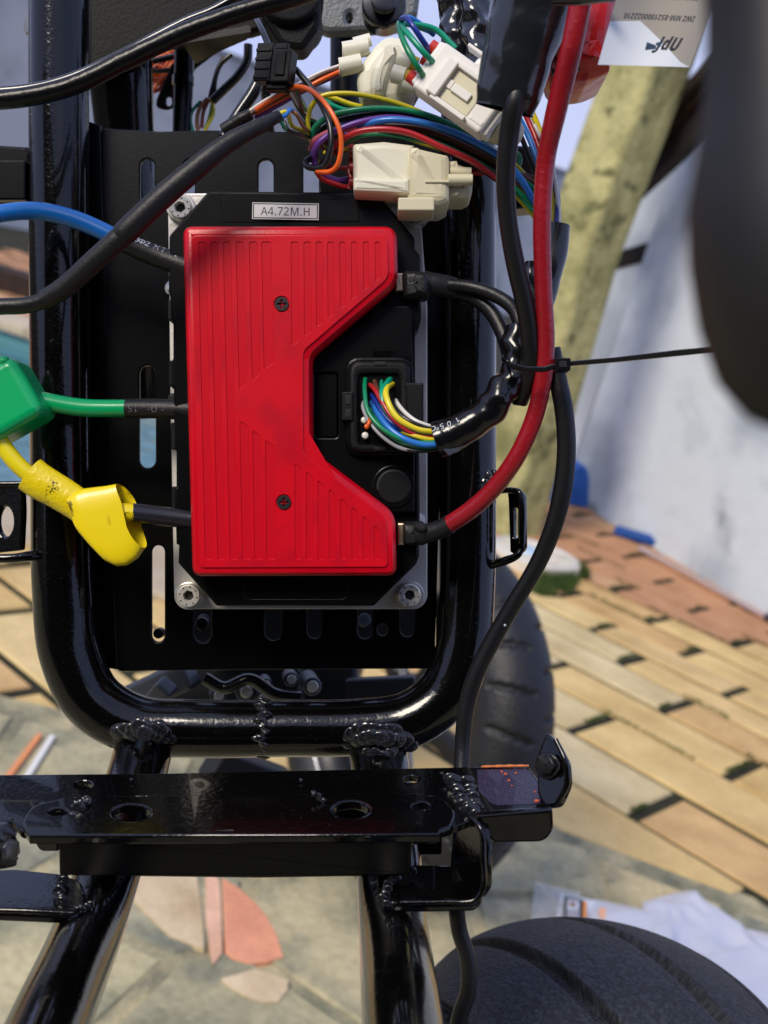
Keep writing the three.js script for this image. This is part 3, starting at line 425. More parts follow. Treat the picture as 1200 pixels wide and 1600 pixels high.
function wheel(name, label, cen, axle, R, r, gr, rub, base, flat = 0.9, nu = 420) {
  const o = bike(name, label, 'wheel', base), A = new THREE.Vector3(...axle).normalize();
  const ty = part('tyre', tyreGeo(cen, axle, R, r, gr, { flat, nu, nv: nu > 500 ? 260 : 72, half: flat < 0.8 ? 1.9 : 2.25, shear: flat < 0.8 ? 2 : 0 }), rub, o); void ty;
  const qn = new THREE.Quaternion().setFromUnitVectors(new THREE.Vector3(0, 1, 0), A), put = (g) => { g.applyQuaternion(qn); g.translate(cen.x, cen.y, cen.z); return g; };
  const prof = [[R - r * 0.62, -r * 0.72], [R - r * 0.5, -r * 0.7], [R - r * 0.6, -r * 0.5], [R - r * 0.95, -r * 0.3], [R - r * 0.95, r * 0.3], [R - r * 0.6, r * 0.5], [R - r * 0.5, r * 0.7], [R - r * 0.62, r * 0.72], [R - r * 1.15, r * 0.35], [R - r * 1.15, -r * 0.35], [R - r * 0.62, -r * 0.72]].map((a) => new THREE.Vector2(...a));
  const rim = part('rim', put(new THREE.LatheGeometry(prof, 96)), rimDark, o);
  for (const s of [-1, 1]) { const t = new THREE.TorusGeometry(R - r * 0.6, 0.004, 8, 96); t.rotateX(Math.PI / 2); t.translate(0, s * r * 0.73, 0); part('rim_edge', put(t), rimM, rim); }
  part('hub', put(new THREE.LatheGeometry([[0, -r * 0.9], [0.03, -r * 0.9], [0.04, -r * 0.5], [0.055, -r * 0.3], [0.055, r * 0.3], [0.04, r * 0.5], [0.03, r * 0.9], [0, r * 0.9]].map((a) => new THREE.Vector2(...a)), 32)), rimDark, o);
  for (let i = 0; i < 5; i++) { const g = new RoundedBoxGeometry(0.03, 0.03, R - r - 0.02, 2, 0.008); g.translate(0, 0, (R - r - 0.02) / 2 + 0.045); g.rotateY(i * Math.PI * 0.4 + 0.3); part('spoke', put(g), rimDark, o); }
  return o;
}
{
  const c = V(636, 1106, 1.78); wheel('road_wheel', 'black tyred wheel standing on the paving behind the frame', c, [-0.80, 0.16, 0.62], 0.230, 0.062, sipes(0.068, 0.25, 0.0035, 0.009, 0.006, 0.085), rubberM2, [655, 1380, 1.78]);
}
{
  // near wheel: its broad crown shows at the bottom right
  const up = new THREE.Vector3(0, 1, 0).applyQuaternion(QI), top = V(930, 1618, 0.58), R = 0.235, r = 0.12, flat = 0.69; up.x = 0.04; up.normalize(); const c = top.clone().addScaledVector(up, -(R + r * flat) * 0.985);
  const slant = (s, w) => { const k = (s - 2.0 * w) / 0.1593 + 0.25, f = Math.abs(k - Math.round(k)) * 0.1593 * 0.45, e = clamp((0.135 - Math.abs(w)) / 0.01); return 0.011 * e * (1 - smooth(0.0032, 0.0072, f)); };
  wheel('road_wheel', 'broad dark tyre at the bottom right corner beside the hanging cable', c, [0.98, -0.15, 0.10], R, r, slant, rubberM, [880, 2200, 0.9], flat, 1150);
}

// ================================================================== THE FRAME
const frame = bike('motorcycle', 'glossy black welded tube frame with slotted plate and bolted cross bracket', 'motorcycle', [400, 1137, 0.585]);
const seamMod = (t, a, l) => 1 + 0.006 * (fbm((l * 3) % 1, (a / 6.2832) % 1, 8, 3, 131) - 0.5);
const loopTube = part('main_tube', sweep([[92, -120, .586, 46], [92, 100, .586, 46], [93, 400, .585, 46], [96, 760, .583, 47], [100, 930, .582, 48], [110, 1020, .581, 48], [146, 1094, .580, 47], [212, 1132, .580, 46], [300, 1138, .580, 45], [450, 1138, .580, 44], [560, 1136, .580, 44], [640, 1124, .580, 44], [696, 1082, .581, 44], [722, 1020, .582, 43], [730, 930, .584, 43], [732, 600, .585, 43], [732, 300, .586, 43], [732, -120, .587, 43]], { rad: 36, seg: 220, mod: seamMod }), M.paint, frame);
void loopTube;
// second tube behind the plate and the steering end of the frame
part('inner_tube', sweep([[176, -100, .68, 50], [184, 60, .68, 52], [196, 220, .69, 46], [212, 480, .71, 42], [220, 640, .74, 40]], { rad: 28 }), M.paint, frame);
part('lower_tube', sweep([[232, 1140, .588, 46], [222, 1180, .575, 45], [188, 1300, .535, 49], [143, 1440, .492, 53.5], [77, 1600, .412, 64], [10, 1760, .35, 75]], { rad: 32, seg: 60 }), M.paint, frame);
part('lower_tube', sweep([[587, 1140, .588, 45], [592, 1180, .575, 46], [604, 1300, .535, 50], [614, 1440, .492, 53.5], [630, 1600, .412, 65], [648, 1760, .35, 76]], { rad: 32, seg: 60 }), M.paint, frame);
// slotted mounting plate between the tubes
{
  const holes = [slot(219, 248, 241, 338), slot(287, 249, 304, 306), slot(404, 249, 427, 316), slot(474, 249, 498, 316), slot(218, 571, 243, 731), slot(237, 852, 257, 1003), slot(303, 938, 330, 1004), slot(414, 938, 440, 1001), slot(480, 938, 503, 998), slot(559, 938, 582, 998), slot(625, 938, 648, 995), oval(598, 984, 9)];
  const p = part('mounting_plate', slab([[0, 200, .603], [0, 1040, .598], [900, 200, .603]], rp([[158, 200, 10], [250, 205], [330, 203], [480, 206], [695, 212, 8], [692, 600], [679, 1045, 8], [400, 1046], [182, 1049, 8], [176, 900], [160, 500]]), .003, .0008, holes, 3), M.satin, frame);
  part('flange', slab(.601, [[124, 184], [157, 196], [166, 500], [187, 1047], [140, 1040]], .0025, .0006), M.satin, p);
  part('flange', slab([[692, 212, .603], [699, 212, .582], [690, 1040, .582]], [[692, 212], [699, 206], [690, 1034], [680, 1044]], .0025, .0006), M.satin, p);
  part('stud', [cyl(247, 990, .61, 8, 20), cyl(185 + 130, 975, .62, 10, 12)], M.screw, p);
}
// welds on the loop
part('weld', [...bead([[176, 1158, .572], [192, 1140, .562], [222, 1134, .557], [252, 1142, .560], [272, 1162, .57]], 12, 10, 1), ...bead([[190, 1150, .566], [222, 1146, .556], [256, 1154, .562]], 8, 9, 2)], M.paintRough, frame);
part('weld', [...bead([[536, 1162, .572], [552, 1146, .561], [585, 1136, .556], [618, 1142, .559], [640, 1164, .57]], 13, 10, 3), ...bead([[556, 1158, .560], [590, 1150, .553], [620, 1158, .558]], 9, 10, 4), ...bead([[572, 1172, .558], [600, 1178, .556], [615, 1172, .558]], 5, 8, 5)], M.paintRough, frame);
{ const l = []; for (let i = 0; i < 14; i++) { const a = -1.45 + i * .225; l.push(lump(410 + 5 * Math.sin(i * 2.1), 1138 + 43 * Math.sin(a), .580 - .0143 * Math.cos(a), 9 + 3 * Math.sin(i * 1.7), 6, 6, i, .35, 3)); } part('weld', l, M.paintRough, frame); }
part('weld', [lump(762, 742, .574, 7, 7, 6, 2, .2), lump(773, 739, .577, 5, 5, 5, 4, .2), lump(756, 752, .573, 6, 6, 6, 6, .2), lump(768, 755, .576, 5, 6, 5, 7, .2)], M.paintRough, frame);
// cross bracket in front of the lower tubes
const A3 = [[0, 1205, .512], [0, 1290, .474], [900, 1205, .512]];
const cross = part('cross_bracket', slab(A3, rp([[-80, 1211], [250, 1208], [825, 1196, 6], [850, 1230, 14], [864, 1268, 4], [760, 1272], [700, 1296], [60, 1302], [34, 1300, 4], [20, 1284, 5], [-80, 1284]]), .0035, .0007, [oval(130, 1226, 14, 7), oval(643, 1218, 12, 7), oval(205, 1271, 28, 11), oval(548, 1266, 26, 11), oval(90, 1269, 12, 4)], 3), M.paint, frame);
const B3 = A3.map(([x, y, d]) => [x, y, d - .0042]);
part('hole_backing', slab(.535, rect(94, 1225, 690, 1335, 4), .003), M.satin, cross);  // added dark sheet behind the bracket holes so they read dark
part('raised_plate', slab(B3, rp([[33, 1284, 8], [48, 1258, 18], [112, 1243, 18], [640, 1237, 14], [692, 1244, 18], [715, 1270, 14], [706, 1291, 5], [689, 1297, 4], [687, 1304], [45, 1306], [38, 1296, 5]]), .0045, .0012, [oval(205, 1270, 31, 13, 28), oval(548, 1265, 29, 13, 28), oval(90, 1268, 15, 5), oval(658, 1259, 14, 6)], 4), M.paint, cross);
part('front_face', slab([[90, 1303, .4675], [90, 1375, .4735], [645, 1303, .4675]], rp([[90, 1301, 4], [645, 1301, 4], [642, 1370, 3], [400, 1374], [92, 1370, 3]]), .004, .0016, [], 4), M.satin, cross);
part('folded_edge', sweep([[92, 1304, .4705, 6], [380, 1305, .4705, 6], [643, 1304, .4705, 6]], { rad: 16 }), M.paint, cross);
part('lip', slab([[48, 1303, .470], [48, 1330, .474], [90, 1303, .470]], rp([[47, 1303, 3], [91, 1303], [91, 1331], [62, 1331, 8]]), .003, .0008), M.paint, cross);
part('lip', slab([[645, 1303, .470], [645, 1330, .474], [700, 1303, .470]], rp([[644, 1303], [690, 1298, 4], [686, 1320, 6], [644, 1321]]), .003, .0008), M.paint, cross);
part('end_lip', slab([[750, 1276, .472], [750, 1318, .476], [865, 1276, .472]], rp([[742, 1276, 6], [864, 1266, 4], [866, 1300, 14], [850, 1317, 12], [770, 1318, 8], [756, 1300]]), .004, .0014, [], 4), M.paint, cross);
part('end_roll', sweep([[752, 1274, .476, 6], [800, 1270, .476, 6], [862, 1267, .476, 6]], { rad: 14 }), M.paint, cross);
part('weld', [...bead([[704, 1216, .502], [716, 1236, .494], [728, 1256, .486], [742, 1272, .477]], 9, 9, 6), ...bead([[730, 1222, .499], [738, 1242, .491], [744, 1262, .482]], 6, 8, 7)], M.paintRough, cross);
part('weld', [lump(122, 1262, .480, 12, 12, 5, 2, .4, 5), lump(135, 1252, .483, 8, 8, 5, 5, .4, 5), lump(115, 1274, .478, 7, 6, 5, 5, .4, 5)], M.paintRough, cross);
part('spatter', [[498, 1245], [490, 1240], [505, 1251]].map(([x, y], i) => lump(x, y, .485, 4, 6 - i, 3, i, .4)).concat([lump(470, 1219, .503, 3, 3, 2, 1), lump(205, 1218, .503, 2.5, 2.5, 2, 2), lump(98, 1284, .474, 2, 2, 2, 3), lump(280, 1216, .503, 2, 2, 2, 4)]), M.paintRough, cross);
part('scuff', slab([[345, 1297, .4665], [345, 1310, .4665], [365, 1297, .4665]], rp([[334, 1298, 3], [366, 1297, 3], [365, 1310, 3], [335, 1311, 3]]), .0006), S({ color: C(.07, .075, .08), roughness: .45, bumpMap: again(peelT, 220), bumpScale: .0006 }), cross, 'bare scuffed spot in the paint');
part('purplish_patch', slab(A3.map(([x, y, d]) => [x, y, d - .0003]), rp([[745, 1203], [822, 1200], [846, 1232, 10], [845, 1256, 4], [770, 1258, 10], [748, 1236]]), .0006), P({ color: C(.02, .013, .035), roughness: .3, clearcoat: .4, bumpMap: again(peelT, 60), bumpScale: .0004 }), cross, 'purplish clearcoated patch');  // purplish tint laid over the right end of the bracket top
part('rust_edge', sweep([[752, 1198, .5145, 1.8], [790, 1197, .5145, 2.2], [826, 1196.5, .5145, 1.8]], { rad: 6, mod: (t) => .7 + .6 * Math.abs(Math.sin(t * 37)) }), S({ color: C(.55, .16, .04), roughness: .7 }), cross, 'orange bare edge');
part('rust_edge', [[838, 1253, 4], [836, 1238, 2], [795, 1220, 2], [800, 1228, 1.6], [790, 1210, 2.4], [784, 1206, 2], [806, 1208, 1.6]].map(([x, y, r], i) => lump(x, y, .5155 - (y - 1196) * .00045, r, r, .8, i, .5)), S({ color: C(.6, .1, .03), roughness: .7 }), cross);
// bolted ear at the right end
{ const e = part('end_ear', slab([[850, 1143, .500], [880, 1200, .488], [840, 1240, .492]], rp([[853, 1142, 8], [868, 1160], [885, 1190, 8], [887, 1226, 10], [872, 1260, 10], [850, 1262, 6], [838, 1240, 8], [838, 1180, 8]]), .005, .0015, [], 4), M.paint, frame); part('bolt', [cyl(852, 1196, .487, 15, 12, 6, [-.5, .1, .85]), cyl(854, 1197, .490, 21, 6, 28, [-.5, .1, .85])], M.paint, e); part('ear_edge', sweep([[868, 1155, .489, 4], [884, 1192, .484, 5], [885, 1228, .484, 5], [868, 1258, .486, 4]], { rad: 10 }), M.paint, e); }
// hook bracket under the right side and its twin at the left
{
  const k = part('hook_bracket', slab([[600, 1410, .474], [600, 1350, .50], [750, 1410, .474]], rp([[594, 1408, 8], [612, 1374, 10], [645, 1350], [742, 1352], [757, 1395, 14], [744, 1412, 10], [640, 1414], [606, 1412, 6]]), .004, .0013, [], 4), M.paint, frame);
  part('ear', slab([[740, 1276, .476], [757, 1350, .470], [712, 1340, .49]], rp([[706, 1318, 8], [716, 1286, 10], [738, 1275, 10], [754, 1294, 10], [758, 1330], [758, 1392, 12], [742, 1408, 12], [728, 1396], [708, 1350]]), .004, .0014, [], 4), M.paint, k);
  part('rolled_edge', sweep([[740, 1280, .473, 4], [752, 1297, .470, 5], [755, 1340, .468, 5], [754, 1388, .468, 5], [742, 1406, .468, 5], [690, 1409, .469, 4], [625, 1410, .470, 4]], { rad: 12 }), M.paint, k);
  part('weld', [...bead([[598, 1404, .476], [606, 1384, .480], [620, 1370, .485], [642, 1364, .488]], 9, 8, 8), ...bead([[604, 1410, .474], [625, 1416, .474], [652, 1416, .474]], 5, 5, 9)], M.paintRough, k);
  const l = part('hook_bracket', slab([[0, 1424, .470], [0, 1362, .498], [120, 1424, .470]], rp([[-90, 1362], [25, 1357], [92, 1364], [128, 1376, 10], [138, 1412, 12], [116, 1432, 8], [-90, 1423]]), .004, .0013, [], 4), M.paint, frame);
  part('rolled_edge', sweep([[-90, 1420, .469, 5], [40, 1423, .469, 5], [116, 1427, .470, 5]], { rad: 12 }), M.paint, l);
  part('weld', [...bead([[100, 1370, .489], [95, 1384, .484], [92, 1398, .478], [96, 1408, .475]], 8, 7, 10), ...bead([[112, 1424, .472], [128, 1420, .473], [140, 1412, .476]], 5, 6, 11)], M.paintRough, l);
  part('bolt_boss', [cyl(5, 1325, .462, 29, 40, 28, [.75, .1, .6]), cyl(20, 1328, .458, 18, 12, 6, [.8, .1, .5]), lump(-5, 1300, .466, 30, 16, 16, 4, .2, 4), lump(0, 1345, .466, 28, 12, 12, 7, .2, 4)], M.paintRough, l);
  part('stub', slab([[0, 1284, .476], [0, 1330, .482], [40, 1284, .476]], rp([[-90, 1284], [18, 1284, 4], [30, 1292], [22, 1296], [16, 1310, 4], [-90, 1312]]), .003, .0008), M.paint, l);
}
// side lugs
{
  const r = part('side_bracket', [slab([[755, 765, .590], [818, 765, .575], [755, 880, .590]], rp([[792, 766, 6], [817, 768, 12], [818, 860, 16], [806, 868, 8], [797, 862], [794, 780]]), .004, .0005, [slot(801, 793, 809, 842)], 3), sweep([[762, 884, .577, 7], [790, 876, .572, 7], [808, 868, .57, 6], [815, 858, .57, 5]], { rad: 10, flat: .7 }), sweep([[770, 769, .585, 4], [800, 766, .575, 5], [812, 770, .572, 5], [816, 785, .571, 5], [816, 850, .571, 5]], { rad: 10 })], M.paint, frame); void r;
  part('side_bracket', [slab([[0, 760, .575], [40, 760, .57], [0, 870, .575]], rp([[-60, 757], [34, 755, 8], [36, 800, 10], [33, 860, 4], [-60, 870]]), .004, .0012, [oval(8, 815, 12, 24, 22)], 3), sweep([[-60, 872, .565, 7], [20, 872, .565, 7], [52, 868, .568, 8], [66, 868, .572, 9]], { rad: 12, flat: .8 }), sweep([[-60, 757, .572, 5], [36, 756, .57, 5]], { rad: 10 })], M.paint, frame);
  part('side_block', [slab(.585, rp([[-60, 222], [44, 228, 4], [48, 240], [48, 318], [-60, 316]]), .03, .002), slab(.579, rp([[-60, 250], [40, 250, 5], [40, 312, 5], [-60, 312]]), .006, .001)], M.satin, frame);
  part('bolt', [cyl(44, 32, .60, 21, 40, 24, [-.8, .1, .6])], S({ color: C(.3, .29, .27), metalness: .7, roughness: .35 }), frame);
  part('tube_bolt', [cyl(67, 836, .548 + .022, 12, 10, 20)], M.paint, frame);
}
// head of the frame across the top
{
  const cast = P({ color: C(.004, .0042, .0046), roughness: .5, specularIntensity: .3, bumpMap: again(peelT, 36), bumpScale: .00015 });
  part('head_beam', slab(.655, rp([[138, -60], [510, -60], [498, 58, 6], [480, 74, 8], [440, 72, 8], [424, 40], [392, 50], [300, 62], [222, 78], [216, 100], [138, 112]]), .010, .002, [oval(324, 37, 7)], 3), cast, frame);
  part('head_web', slab([[280, 70, .655], [395, 55, .655], [300, 140, .72]], rp([[284, 68], [392, 50], [386, 62], [335, 84], [306, 100]]), .004), M.satin, frame);
  part('head_lug', [cyl(452, -10, .62, 48, 90, 36, [0, .25, .95]), slab(.622, rp([[410, -60], [498, -60], [499, 40, 8], [474, 76, 10], [440, 72, 10], [412, 30]]), .02, .003)], cast, frame);
  part('head_bracket', slab(.70, rp([[484, -40], [660, -40], [652, 20, 5], [620, 44, 6], [510, 50, 5], [498, 44]]), .012, .003, [oval(546, 27, 4, 7)]), S({ color: C(.13, .14, .145), roughness: .5, metalness: .4, bumpMap: again(peelT, 36), bumpScale: .0005 }), frame, 'bare grey cast bracket');
  part('rubber_mount', [cyl(600, 6, .66, 35, 40, 32), cyl(600, 0, .652, 20, 10, 24)], M.cableShiny, frame);
  part('rear_post', sweep([[540, 20, .74, 24], [540, 120, .74, 24], [541, 240, .74, 24]], { rad: 20 }), M.satin, frame);
  part('rod', [sweep([[288, 50, .70, 15], [287, 120, .70, 15.5], [283, 230, .70, 14]], { rad: 18 }), cyl(286, 128, .684, 1, 1)], M.satin, frame); part('rod_collar', sweep([[286.5, 120, .70, 17.5], [286, 132, .70, 17.5]], { rad: 18 }), M.cableShiny, frame);
  part('hook_plate', slab([[300, 90, .73], [245, 165, .74], [300, 170, .74]], rp([[330, 70], [388, 52], [330, 88], [304, 108], [282, 160, 10], [262, 174, 10], [243, 168, 10], [244, 155, 8], [268, 100]]), .004, .001, [slot(259, 152, 268, 166)]), cast, frame);
  part('cross_strap', slab(.63, rp([[796, 225], [842, 228], [846, 322], [796, 326]]), .02, .002), M.satin, frame);
}
// running gear seen dimly under the plate
{
  const g = bike('shock_linkage', 'dark bolted linkage glimpsed in the gap under the slotted plate', 'linkage', [420, 1080, .70]);
  const dk = S({ color: C(.02, .022, .025), metalness: .4, roughness: .45 }), gr = S({ color: C(.09, .10, .115), metalness: .5, roughness: .4 });
  part('link_arm', [bar([190, 1100, .74], [300, 1050, .72], 46, 40, 8), bar([220, 1120, .72], [262, 1070, .70], 30, 30, 6)], S({ color: C(.035, .042, .055), roughness: .4 }), g);
  part('body', [box(250, 1010, 560, 1160, .76, .82, 14), box(330, 1040, 470, 1150, .72, .78, 10), bar([540, 1080, .74], [650, 1075, .74], 40, 30, 6)], dk, g);
  for (const [x, y, r, L] of [[341, 1088, 13, 30], [384, 1082, 16, 30], [416, 1070, 10, 30], [455, 1062, 12, 26], [488, 1073, 15, 50], [410, 1092, 12, 30]]) { const b = part('bolt', cyl(x, y, .70, r, L, 20, [.2, -.1, .95]), gr, g); part('bolt_tip', cyl(x + 1, y, .698, r * .6, 6, 16, [.2, -.1, .95]), M.steel, b); }
  part('shroud', [box(286, 930, 672, 1012, .665, .70, 8)], dk, g); for (const [x, y, r] of [[318, 968, 9], [570, 968, 10]]) part('bolt', cyl(x * 1.0, y, .652, r, 22, 18, [.15, .2, .95]), gr, g);
  part('hose', sweep([[320, 1060, .69, 10], [350, 1075, .69, 10], [390, 1062, .69, 10], [430, 1085, .69, 10], [470, 1090, .69, 9]], { rad: 12 }), M.cableShiny, g);
  part('lamp_glass', cyl(460, 1058, .80, 20, 6, 24), S({ color: C(.6, .6, .56), roughness: .3 }), g);
  part('lower_arm', bar([330, 1190, .9], [440, 1230, .95], 60, 40, 6), dk, g); part('rail', [bar([640, 1200, 1.0], [628, 1040, 1.0], 12, 14, 3)], S({ color: C(.35, .34, .32), roughness: .4 }), g);
}

// ================================================================== THE CONTROLLER
const ctrl = bike('motor_controller', 'black electronic motor controller box with ribbed bright red cover', 'motor controller', [455, 640, .578]);
{
  // base plate with four socket screws
  const plate = part('base_plate', slab(.574, rp([[262, 302, 8], [655, 300, 10], [668, 480], [668, 938, 22], [655, 952, 22], [288, 952, 20], [272, 936, 20], [266, 620]]), .006, .0007, [], 3), M.alu, ctrl); void plate;
  for (const [x, y, d] of [[281, 323, .562], [648, 334, .566], [294, 931, .560], [640, 930, .560]]) {
    const b = part('socket_screw', slab(d, oval(x, y, 18, 18, 32), .012, .0006, [oval(x, y, 8.6, 8.6, 6, .3)], 3), M.steel, ctrl); part('hex_socket', cyl(x, y, d + .004, 11, 6, 6), M.socket, b);
    part('washer', slab(d + .009, oval(x + 1, y, 23, 22, 36), .004, .0006), M.steel, b);
    const kn = []; for (let i = 0; i < 8; i++) { const a = i * .785 + .2; kn.push(slab(d - .00015, oval(x + 14 * Math.cos(a), y + 14 * Math.sin(a), 1.3, 1.3, 8), .0004)); } part('head_marks', kn, M.socket, b);
  }
  part('side_screw', [cyl(265, 449, .560, 11, 20, 24, [-.5, 0, .86]), cyl(262, 449, .5585, 5, 4, 6, [-.5, 0, .86])], M.steel, ctrl);
  part('side_screw', cyl(655, 812, .558, 11, 16, 24, [.3, .1, .95]), M.steel, ctrl);
  part('side_screw', cyl(270, 622, .560, 8, 16, 18), M.screw, ctrl);
  // lower housing with stepped left side
  part('housing', slab(.546, rp([[325, 298, 4], [589, 300, 4], [648, 371, 4], [648, 388], [657, 400, 5], [658, 500, 5], [648, 518], [650, 690], [655, 702], [656, 800], [655, 870, 5], [650, 882, 4], [584, 947, 4], [338, 947, 4], [278, 880, 4], [279, 852], [275, 850], [274, 815], [272, 812], [272, 762], [275, 760], [275, 705], [272, 702], [272, 662], [271, 658], [271, 608], [268, 605], [268, 563], [270, 560], [270, 505], [266, 500], [266, 465], [263, 455], [264, 368, 4]]), .028, .0014, [], 3), M.plastic, ctrl);
  part('housing_rib', [box(263, 563, 290, 603, .552, .57, 2), box(267, 660, 290, 702, .552, .57, 2), box(268, 760, 292, 812, .552, .57, 2), box(262, 468, 286, 500, .552, .57, 2)], M.plasticMatt, ctrl);
  // upper deck: raised lands around the plug
  const deck = part('deck', slab(.541, rp([[490, 556], [575, 500], [584, 478, 4], [642, 478, 6], [645, 552], [645, 700, 4], [648, 705], [648, 800], [612, 800], [500, 715], [484, 700], [484, 560]]), .006, .0008, [rect(584, 483, 641, 546, 4), rect(492, 582, 528, 684, 6), rect(546, 566, 641, 706, 14)], 2), M.plastic, ctrl);
  part('square_panel', slab(.5418, rect(585, 484, 640, 545, 4), .005, .0005), M.plastic, deck);
  part('side_recess', slab(.5425, rect(493, 583, 527, 683, 5), .004, .0005), M.plastic, deck);
  part('vent_cap', [slab(.5395, oval(615, 760, 28, 28, 40), .004, .0012, [], 3)], M.plasticMatt, deck);
  part('vent_ring', slab(.5402, oval(615, 760, 34, 34, 40), .003, .0006, [oval(615, 760, 30, 30, 40)]), M.plastic, deck);
  part('label_recess', slab(.5455, rp([[345, 309, 4], [560, 311, 4], [562, 346], [345, 346]]), .002, .0006, [rp([[349, 312, 3], [556, 314, 3], [558, 344], [349, 344]])]), M.plastic, ctrl);
  part('foot_recess', slab(.5455, rect(378, 905, 546, 938, 15), .002, .0006, [rect(381, 908, 543, 935, 13)]), M.plastic, ctrl);
  // socket frame, cavity, latch
  const sk = part('plug_socket', slab(.534, rect(545, 563, 641, 707, 20), .01, .0022, [rect(560, 583, 624, 694, 8)], 3), M.plasticMatt, ctrl);
  part('socket_floor', slab(.5405, rect(556, 580, 628, 698, 6), .003), M.plastic, sk);
  part('socket_shroud', slab(.537, rect(540, 558, 646, 712, 24), .008, .0012, [rect(547, 566, 639, 705, 18)], 2), M.plastic, sk);
  part('tab', [box(534, 612, 552, 657, .533, .542, 2)], M.plasticMatt, sk); for (const q of [[539, 618, 549, 632, .5327], [539, 640, 549, 652, .5327], [585, 565, 603, 571, .5335], [585, 698, 603, 704, .5335]]) part('tab_slot', box(...q, .536, 1), M.screw, sk);
  part('latch', slab(.531, rp([[634, 598, 2], [662, 598, 4], [662, 660, 3], [656, 664], [636, 664]]), .01, .001, [rect(640, 606, 655, 660, 2)], 2), M.plasticMatt, sk); part('latch_arm', box(645, 608, 654, 664, .533, .54, 2), M.plasticMatt, sk);
  for (const [x, y, m, r] of [[569, 656, 'white', 5.2], [570.5, 680, 'white', 5.5], [573, 666, 'orange', 4]]) part('seal_plug', cyl(x, y, .534, r, 12, 18, [0, .1, 1], .3), wireM[m], sk);
  for (const [x, y] of [[571, 590], [585, 588], [600, 590], [612, 592]]) part('pin_hole', cyl(x, y, .5395, 5, 2, 12), M.screw, sk);
  // red cover: rounded shell, inset top panel with grooves let into it
  const shell = rp([[284, 351, 16], [620, 351, 22], [622, 440, 20], [487, 555, 12], [488, 704, 16], [618, 802, 20], [620, 900, 16], [299, 901, 16]], 0, 8);
  const cover = part('red_cover', slab(.5292, shell, .016, .0042, [], 8), M.red, ctrl, 'bright red ribbed cover');
  const gr = [], ends = (x0, x1, y0, y1, sk0 = 0, sk1 = 0, lean = 0) => { // x0,x1 across; slanting ends
    const w = x1 - x0; return rp([[x0, y0 + 2, 3], [x1, y0 + 2 + sk0, 3], [x1 + lean, y1 - 2 - sk1, 3], [x0 + lean, y1 - 2, 3]], 0, 3).map((p) => [p[0] + w * 0, p[1]]);
  };
  [[310, 321], [329.5, 340], [349, 360]].forEach(([a, b]) => gr.push(ends(a, b, 376, 876, 0, 0, 11)));
  gr.push(ends(369, 380, 376, 611, 0, 10, 5)); gr.push(ends(389.5, 401, 376, 596, 0, 10, 5)); gr.push(ends(409, 423, 376, 580, 0, 11, 4));
  gr.push(ends(375, 388, 656, 876, 8, 0, 4)); gr.push(ends(395, 407, 671, 876, 8, 0, 3)); gr.push(ends(415, 428, 686, 876, 9, 0, 2));
  [[455, 466, 542], [475, 485, 527], [494, 503, 513], [512, 521, 499], [531, 539, 485], [549, 557, 470], [567.5, 575.5, 456], [586, 593.5, 442]].forEach(([a, b, y]) => gr.push(ends(a, b, 376, y, 0, 7, 1)));
  [[461, 470, 722], [479, 488, 735], [497, 506, 749], [514.5, 523.5, 763], [532.5, 541, 777], [550, 558.5, 791], [567.5, 576, 805], [585, 593.5, 820]].forEach(([a, b, y]) => gr.push(ends(a, b, y, 876, 7, 0, 0)));
  const top = rp([[298, 368, 10], [606, 367, 14], [607, 434, 12], [474, 548, 8], [474, 710, 10], [604, 808, 12], [606, 886, 8], [312, 887, 8]], 0, 6);
  const scr = [[440, 475], [443.5, 785]];
  // cutters: shallow troughs with sloping walls
  const trough = (poly, d0, d1, k) => { // poly at depth d1 (floor), opened by k px at d0
    { let s = 0; poly.forEach((p, i) => { const q = poly[(i + 1) % poly.length]; s += p[0] * q[1] - q[0] * p[1]; }); if (s > 0) poly = poly.slice().reverse(); }
    const L = poly.length, cx = poly.reduce((s, p) => s + p[0], 0) / L, cy = poly.reduce((s, p) => s + p[1], 0) / L; void cx; void cy; let ar = 0; poly.forEach((p, i) => { const q = poly[(i + 1) % L]; ar += p[0] * q[1] - q[0] * p[1]; }); const sg = ar > 0 ? 1 : -1;
    const big = poly.map((p, i) => { const a = poly[(i + L - 1) % L], b = poly[(i + 1) % L], tx = b[0] - a[0], ty = b[1] - a[1], l = Math.hypot(tx, ty) || 1; return [p[0] + sg * ty / l * k, p[1] - sg * tx / l * k]; });
    const A = big.map(([x, y]) => { const v = V(x, y, .5284); v.z = -d0; return v; }), B = poly.map(([x, y]) => { const v = V(x, y, .5284); v.z = -d1; return v; }), pos = [], T = (...l) => l.forEach((v) => pos.push(v.x, v.y, v.z));
    const tri = THREE.ShapeUtils.triangulateShape(B.map((v) => new THREE.Vector2(v.x, v.y)), []), ccw = !THREE.ShapeUtils.isClockWise(B.map((v) => new THREE.Vector2(v.x, v.y)));
    for (const [a, b, c] of tri) { if (ccw) { T(A[a], A[b], A[c]); T(B[a], B[c], B[b]); } else { T(A[a], A[c], A[b]); T(B[a], B[b], B[c]); } }
    for (let i = 0; i < L; i++) { const j = (i + 1) % L; if (ccw) { T(B[i], B[j], A[j]); T(B[i], A[j], A[i]); } else { T(B[j], B[i], A[i]); T(B[j], A[i], A[j]); } }
    const g = new THREE.BufferGeometry(); g.setAttribute('position', new THREE.Float32BufferAttribute(pos, 3)); g.computeVertexNormals(); return prep(g);
  };
  const ev = new Evaluator(); ev.attributes = ['position', 'normal', 'uv']; ev.useGroups = false;
  let panel = new Brush(prep(slab(.5284, top, .00095, .0003, [], 3))); panel.updateMatrixWorld();
